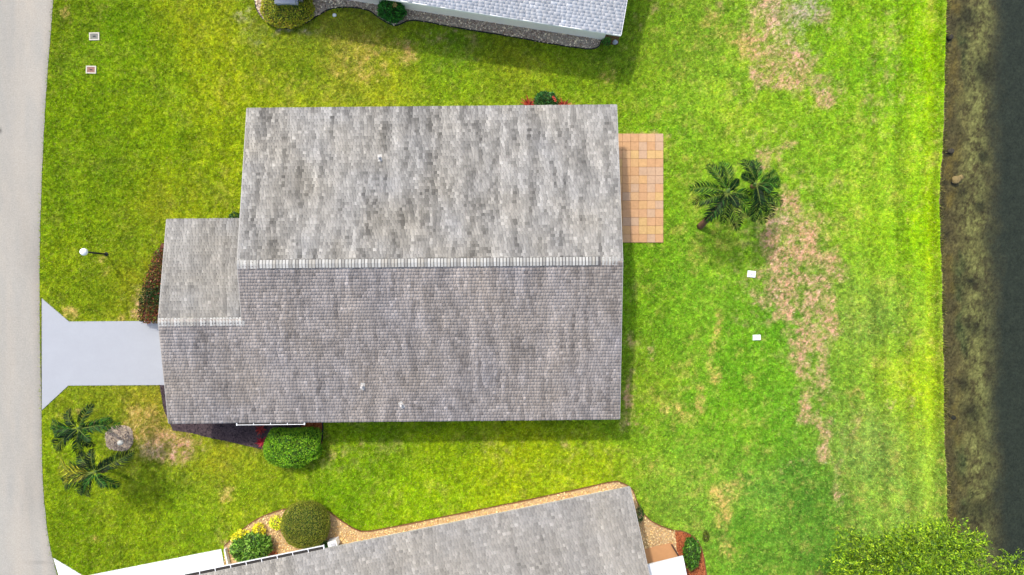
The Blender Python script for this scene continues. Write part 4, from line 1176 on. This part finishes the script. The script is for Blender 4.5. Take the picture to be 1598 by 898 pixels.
M['shaft'] = pmat('crownshaft_green', (.10, .17, .04), var=.15, scale=12, rough=.4, bump=.1)
palm('palm with a reddish leaning trunk, nearer the paver patio', (1092, 354), (1134, 302), 3.3,
     [(1102, 258), (1122, 254), (1074, 297), (1080, 318), (1101, 346), (1126, 350), (1150, 360), (1168, 338), (1172, 314), (1098, 346)], .145)
palm('palm crown farther from the patio, right of the leaning trunk palm', (1174, 291), (1178, 288), 3.3,
     [(1156, 251), (1170, 252), (1209, 268), (1216, 288), (1220, 318), (1203, 340), (1172, 346), (1184, 322), (1192, 350)], .11)
palm('palm beside the street nearest the painted driveway', (150, 661), (126, 668), 3.1,
     [(112, 637), (148, 630), (85, 656), (90, 700), (192, 664), (178, 652), (134, 712), (152, 694), (103, 686), (88, 676)], .10)
palm('palm beside the street just below the bare soil patch', (167, 731), (152, 736), 3.1,
     [(213, 703), (190, 757), (142, 774), (104, 756), (112, 722), (126, 706), (146, 700), (178, 712), (168, 750), (128, 770), (99, 712, 1), (104, 730, 1)], .10)
rock(188, 691, .13, 'small pale stone in the bare soil patch by the street palms', pmat('pale_stone', (.45, .44, .38), var=.2, scale=14, bump=.5), .03, 'stone')
rock(522, 24, .09, 'tiny white stone on the grass by the curved gravel bed', M['white_plastic'], .04, 'stone')
rock(960, 66, .12, 'grey stone block by the corner of the white roofed house', pmat('grey_stone', (.35, .36, .37), var=.2, scale=14, bump=.5), .05, 'stone')


# ------------------------------------------------------------------ trees at the lower right
def tree(label, base, blobs, n_leaf, zt, cols, group='trees by the lake'):
    b = Vector(at(*base, 0))
    t = thing('tree', label, 'tree', b, group)
    fork = b + Vector((0, 0, zt * .35))
    mb = MB(); mb.tube([b, b + Vector((.05, .03, zt * .18)), fork], [.24, .18, .15], 10); mb.build('trunk', M['bark'], t, smooth=True)
    allV = []; allC = []
    for (px, py, r, z) in blobs:
        c = Vector(at(px, py, z))
        mb = MB(); m1 = fork.lerp(c, .5) + Vector((0, 0, .3)); mb.tube([fork, m1, c + Vector((0, 0, -r * .2))], [.08, .05, .015], 6)
        mb.build('limb', M['bark'], t, smooth=True)
        n = int(n_leaf * r * r)
        # sprays: twigs that carry rows of small leaves
        nt_ = n // 12
        d = RNG.normal(0, 1, (nt_, 3)); d[:, 2] = np.abs(d[:, 2]) * 1.0 - .25; d /= np.linalg.norm(d, axis=1)[:, None]
        o = np.array(c) + d * r * RNG.uniform(.35, .95, (nt_, 1)) * np.array([1, 1, .7])
        d2 = d + RNG.normal(0, .45, (nt_, 3)); d2 /= np.linalg.norm(d2, axis=1)[:, None]
        tw = RNG.uniform(.18, .42, nt_)
        k = np.linspace(0, 1, 12)
        P = o[:, None, :] + d2[:, None, :] * (tw[:, None] * k[None])[..., None]
        P = P.reshape(-1, 3) + RNG.normal(0, .03, (nt_ * 12, 3))
        N = np.repeat(d2, 12, 0)
        V, Fc, cc = leaf_cloud(P, N, .15, .042, cols, .16, gain=1.25)
        tc = np.repeat(RNG.normal(1, .24, nt_).clip(.3, 1.8), 48)
        allV.append(V); allC.append(cc * tc[:, None])
    V = np.concatenate(allV); C = np.concatenate(allC)
    obj('crown', V, np.arange(len(V)).reshape(-1, 4), M['leaf'], t, col=C, kind='stuff')
    return t


TC = [(138, 170, 28), (118, 152, 24), (160, 184, 36), (90, 124, 26), (112, 144, 26), (62, 92, 24), (50, 78, 22)]
tree('bushy yellow green tree at the lake edge, largest crown', (1412, 930),
     [(1326, 851, .72, 4.2), (1313, 882, .80, 4.2), (1352, 860, .8, 5), (1388, 853, .8, 5.2), (1418, 846, .85, 5.4), (1444, 838, .8, 5.4), (1474, 838, .8, 5.2), (1500, 842, .75, 5), (1519, 850, .6, 4.6), (1514, 876, .7, 4.8),
      (1484, 868, .9, 5.8), (1448, 872, .95, 6.1), (1408, 876, .95, 6.1), (1368, 884, .95, 5.6), (1330, 905, .9, 4.8), (1500, 905, .9, 5.4), (1460, 910, 1.0, 6.3), (1415, 915, 1.0, 6.4), (1370, 925, 1.0, 6.0), (1420, 960, 1.1, 6.2), (1480, 955, 1.0, 5.6), (1350, 965, 1.0, 5.2)], 2000, 6.4, TC)
tree('yellow green treetop over the dark water in the corner', (1545, 925),
     [(1556, 884, .55, 3.6), (1582, 882, .55, 3.6), (1540, 900, .6, 3.8), (1570, 903, .7, 4.2), (1598, 898, .6, 4), (1560, 930, .8, 4.4), (1600, 930, .8, 4.2)], 1500, 4.2, TC)

# ------------------------------------------------------------------ small things
# lamp post
lb = at(166, 397, 0)
lt = thing('lamp_post', 'black lamp post with a white globe on the front lawn', 'lamp post', lb)
top = (lb[0] + .03, lb[1] + .02, 1.62)
mb = MB(); mb.tube([lb, (lb[0], lb[1], .25), top], [.055, .045, .04], 12); mb.build('pole', M['metal_black'], lt, smooth=True)
mb = MB(); mb.lathe(lb, [(.10, 0), (.10, .04), (.06, .07), (.055, .16)], 14); mb.build('pole_base', M['metal_black'], lt)
mb = MB(); mb.lathe((top[0], top[1], 1.60), [(.045, 0), (.09, .02), (.09, .06), (.06, .08)], 14); mb.build('globe_fitter', M['metal_black'], lt)
mb = MB(); mb.lathe((top[0], top[1], 1.66), [(.175 * math.sin(math.pi * k / 12) + .002, .175 - .175 * math.cos(math.pi * k / 12)) for k in range(13)], 24); mb.build('globe', M['globe'], lt, smooth=True)


def meter_box(px, py, rot, lidmat, label):
    p = at(px, py, .04); t = thing('meter_box', label, 'meter box', (p[0], p[1], 0), 'meter boxes in the lawn')
    Mx = Matrix.Translation((p[0], p[1], 0)) @ Matrix.Rotation(rot, 4, 'Z')
    w, h, f = .25, .19, .055
    mb = MB(); mb.box(-w, w, -h, -h + f, -.1, .05, Mx); mb.box(-w, w, h - f, h, -.1, .05, Mx); mb.box(-w, -w + f, -h + f, h - f, -.1, .05, Mx); mb.box(w - f, w, -h + f, h - f, -.1, .05, Mx)
    mb.build('rim', M['concrete'], t)
    mb = MB(); mb.box(-w + f + .008, w - f - .008, -h + f + .008, h - f - .008, -.06, .036, Mx)
    ld = mb.build('lid', lidmat, t)
    mb = MB(); mb.box(-.07, .07, -.03, .03, .036, .043, Mx); mb.build('reader_flap', M['edging'], ld)


meter_box(147, 57, .02, M['lid_grey'], 'concrete rimmed meter box with a grey lid, nearer the top of the photo')
meter_box(142, 109, -.03, M['lid_rust'], 'concrete rimmed meter box with a rusty pink lid')


def cover(px, py, rot, label, w=.19, h=.14):
    p = at(px, py, .05); t = thing('utility_cover', label, 'cover', (p[0], p[1], 0), 'white covers in the back lawn')
    Mx = Matrix.Translation((p[0], p[1], 0)) @ Matrix.Rotation(rot, 4, 'Z')
    mb = MB(); mb.box(-w, w, -h, h, -.05, .045, Mx); mb.box(-w + .02, w - .02, -h + .02, h - .02, .045, .055, Mx)
    mb.build('lid', M['white_plastic'], t)
    mb = MB(); mb.box(-.05, .05, -.05, .03, .055, .062, Mx); mb.build('finger_hole', M['grey_box'], t)


cover(1173, 428, -.1, 'white plastic cover in the back lawn, closer to the two palms', .20, .16)
cover(1181, 527, .03, 'white plastic cover in the back lawn beside the dry strip, farther from the palms', .19, .13)

# grey box in the shrub bed at the top edge
p = at(447, -4, .9)
t = thing('utility_box', 'grey lidded box standing in the yellow green shrub bed', 'utility box', (p[0], p[1], 0))
mb = MB(); mb.box(p[0] - .52, p[0] + .5, p[1] - .28, p[1] + .5, 0, .82); mb.build('cabinet', M['grey_box'], t)
mb = MB(); mb.box(p[0] - .58, p[0] + .42, p[1] - .30, p[1] + .56, .823, .90); mb.build('lid', M['grey_box'], t)
mb = MB(); mb.box(p[0] + .3, p[0] + .72, p[1] - .1, p[1] + .4, 0, .7); mb.build('side_cabinet', M['lid_grey'], t)
# white box in the gravel beside the slanted house
p = at(519, 849, .5)
t = thing('pump_box', 'white box with a dark fitting in the gravel against the slanted house', 'pump box', (p[0], p[1], 0))
Mx = Matrix.Translation((p[0], p[1], 0)) @ Matrix.Rotation(.25, 4, 'Z')
mb = MB(); mb.box(-.22, .22, -.15, .15, 0, .55, Mx); mb.build('housing', M['white_plastic'], t)
mb = MB(); mb.box(-.05, .16, -.10, .03, .552, .62, Mx); mb.build('fitting', M['grey_box'], t)
# dark timber by the tan slab
p, q = Vector(at(1048, 850, .1)), Vector(at(1059, 868, .1)); d = (q - p)
Mx = Matrix.Translation(p) @ Matrix.Rotation(math.atan2(d.y, d.x), 4, 'Z')
mb = MB(); mb.box(0, d.length, -.04, .04, -.09, .10, Mx)
tag(mb.build('timber', pmat('dark_timber', (.07, .04, .03), var=.3, scale=12, bump=.5), loc=tuple(p)), 'short dark timber lying beside the terracotta slab', 'timber')
# fallen leaf litter near the house corner is part of the lawn texture
